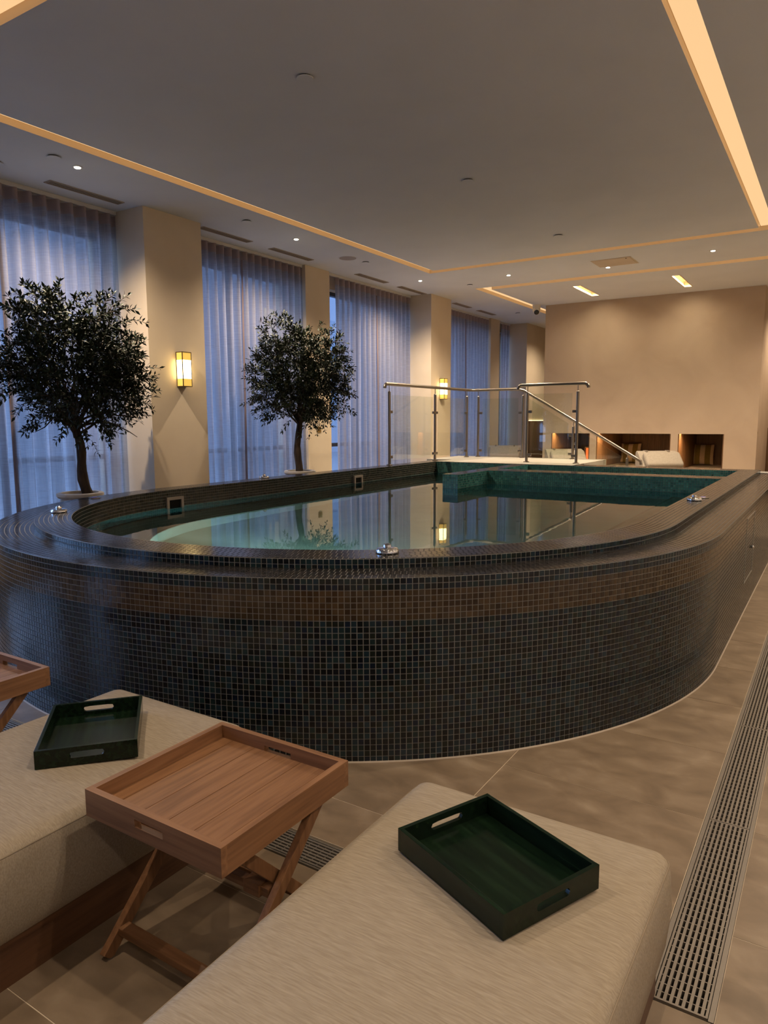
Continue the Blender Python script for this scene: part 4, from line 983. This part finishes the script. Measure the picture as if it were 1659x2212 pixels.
# ================================================================== FAR LOUNGERS AND CUSHIONS
def lounger(x, y, rz, label, pillow=True):
    t = thing('sun_lounger', (x, y, 0), label, 'lounger', 'pale loungers before the back wall', rz)
    build('base', MB().box(-.34, .34, -.95, .95, 0, .13), 'dark_teak', t, local=True, bevel=.006)
    mb, seam = cushion_mesh(-.37, .37, -1.0, 1.0, .134, .40); build('mattress', mb, 'lounger_linen', t, local=True, smooth=True)
    wd = MB().prism([(-.98, .42), (-.42, .42), (-.46, .50), (-.90, .93), (-.97, .95), (-1.0, .90)], 'x', -.36, .36)
    build('backrest', wd, 'lounger_linen', t, local=True, fixn=True, bevel=.03, smooth=True)
    if pillow:
        b = rounded_box(-.33, .33, -.06, .06, -.16, .16, .05).xform(Matrix.Translation((0, -.665, .795)) @ Matrix.Rotation(math.radians(45), 4, 'X'))
        p = build('head_pillow', b, 'lounger_linen', t, local=True, smooth=True)
        for xx_ in (-.2, .2): build('strap', MB().box(xx_ - .012, xx_ + .012, -1.006, -.86, .90, .957), 'piping', p, local=True)
lounger(-2.15, 12.5, math.radians(-143), 'pale lounger with raised back in front of the middle alcove')
lounger(-3.86, 12.6, math.radians(-143), 'pale lounger with raised back seen through the short glass rail')
lounger(-5.85, 13.75, math.radians(-160), 'pale lounger with raised back in the passage by the far curtains')
def cushion(x, y, z, label, rz=0, s=.42):
    t = thing('striped_cushion', (x, y, z), label, 'cushion', 'striped cushions in the alcoves', rz)
    def pad(x0, x1, extra):
        n = 14; vs = []; fs = []
        for side in (-1, 1):
            for i in range(n + 1):
                for j in range(n + 1):
                    u_ = x0 + (x1 - x0) * i / n; w = -1 + 2 * j / n
                    th = (.07 * ((1 - abs(u_) ** 2.6) * (1 - abs(w) ** 2.6)) ** .55 if abs(u_) < 1 and abs(w) < 1 else 0) + extra
                    pin = 1 - .05 * (1 - abs(w) ** 2) * abs(u_) ** 3; pinw = 1 - .05 * (1 - abs(u_) ** 2) * abs(w) ** 3
                    vs.append((u_ * s / 2 * pin, side * th, s / 2 + w * s / 2 * pinw))
        m = (n + 1) ** 2
        for sd in range(2):
            for i in range(n):
                for j in range(n):
                    a = sd * m + i * (n + 1) + j; q_ = (a, a + n + 1, a + n + 2, a + 1); fs.append(q_ if sd == 0 else q_[::-1])
        return MB().add(vs, fs).xform(Matrix.Translation((0, .05, .01)) @ Matrix.Rotation(math.radians(-9), 4, 'X'))
    c = build('body', pad(-1, 1, .0), 'cushion_cream', t, local=True, smooth=True)
    for (a, b) in ((-.72, -.22), (.22, .72)): build('stripe', pad(a, b, .003), 'cushion_olive', c, local=True, smooth=True)
for n_, (a, b) in enumerate(NICHE):
    struct('bench_seat_%d' % (n_ + 1), MB().box(a + .019, b - .019, YB - .35, YN - .02, .40, .55), 'deck_stone') if False else None
bench = []
for (a, b), lb in zip(NICHE, ('left alcove behind the glass', 'middle alcove behind the lounger', 'right alcove under the back wall')):
    t = thing('alcove_bench', ((a + b) / 2, 15.0, 0), 'pale bench seat filling the ' + lb, 'bench', 'alcove benches')
    build('base', MB().box(a + .02, b - .02, YB + .02, YN - .02, 0, .50), 'plaster', t); build('seat', MB().box(a + .02, b - .02, YB - .06, YN - .02, .501, .555), 'deck_stone', t, bevel=.008)
for (a, b), lb in zip(NICHE, ('left', 'middle', 'right')):
    tag(build('alcove_light', MB().box(a + .05, b - .05, YB + .06, YB + .17, ZT + .030, ZT + .044), 'alcove_led'), 'hidden warm light strip under the top of the %s alcove' % lb, 'light strip', 'alcove light strips')
cushion(-2.35, 15.88, .557, 'striped olive and cream cushion in the right alcove'); cushion(-3.80, 15.88, .557, 'striped olive and cream cushion in the middle alcove')
t = thing('remote_control', (-2.05, 14.35, .556), 'small black slab lying on the right alcove bench', 'remote')
build('body', MB().box(-2.15, -1.95, 14.32, 14.38, .556, .568), 'black_plastic', t, bevel=.003)
t = thing('glint', (-4.30, 14.45, .556), 'glowing orange lantern added in the left alcove for a reflection in the glass', 'glint')  # added glowing piece standing in for an orange-red heater reflection in glass
build('base', MB().box(-4.345, -4.255, 14.405, 14.495, .556, .576), 'bronze_dark', t); build('glow_tube', MB().lathe([(.028, .576), (.028, .93)], c=(-4.30, 14.45, 0), n=16), 'heater_glow', t, smooth=True)
build('cap', MB().box(-4.345, -4.255, 14.405, 14.495, .93, .945), 'bronze_dark', t)
for dx in (-.042, .034):
    for dy in (-.042, .034): build('upright', MB().box(-4.30 + dx, -4.292 + dx, 14.45 + dy, 14.458 + dy, .576, .93), 'bronze_dark', t)
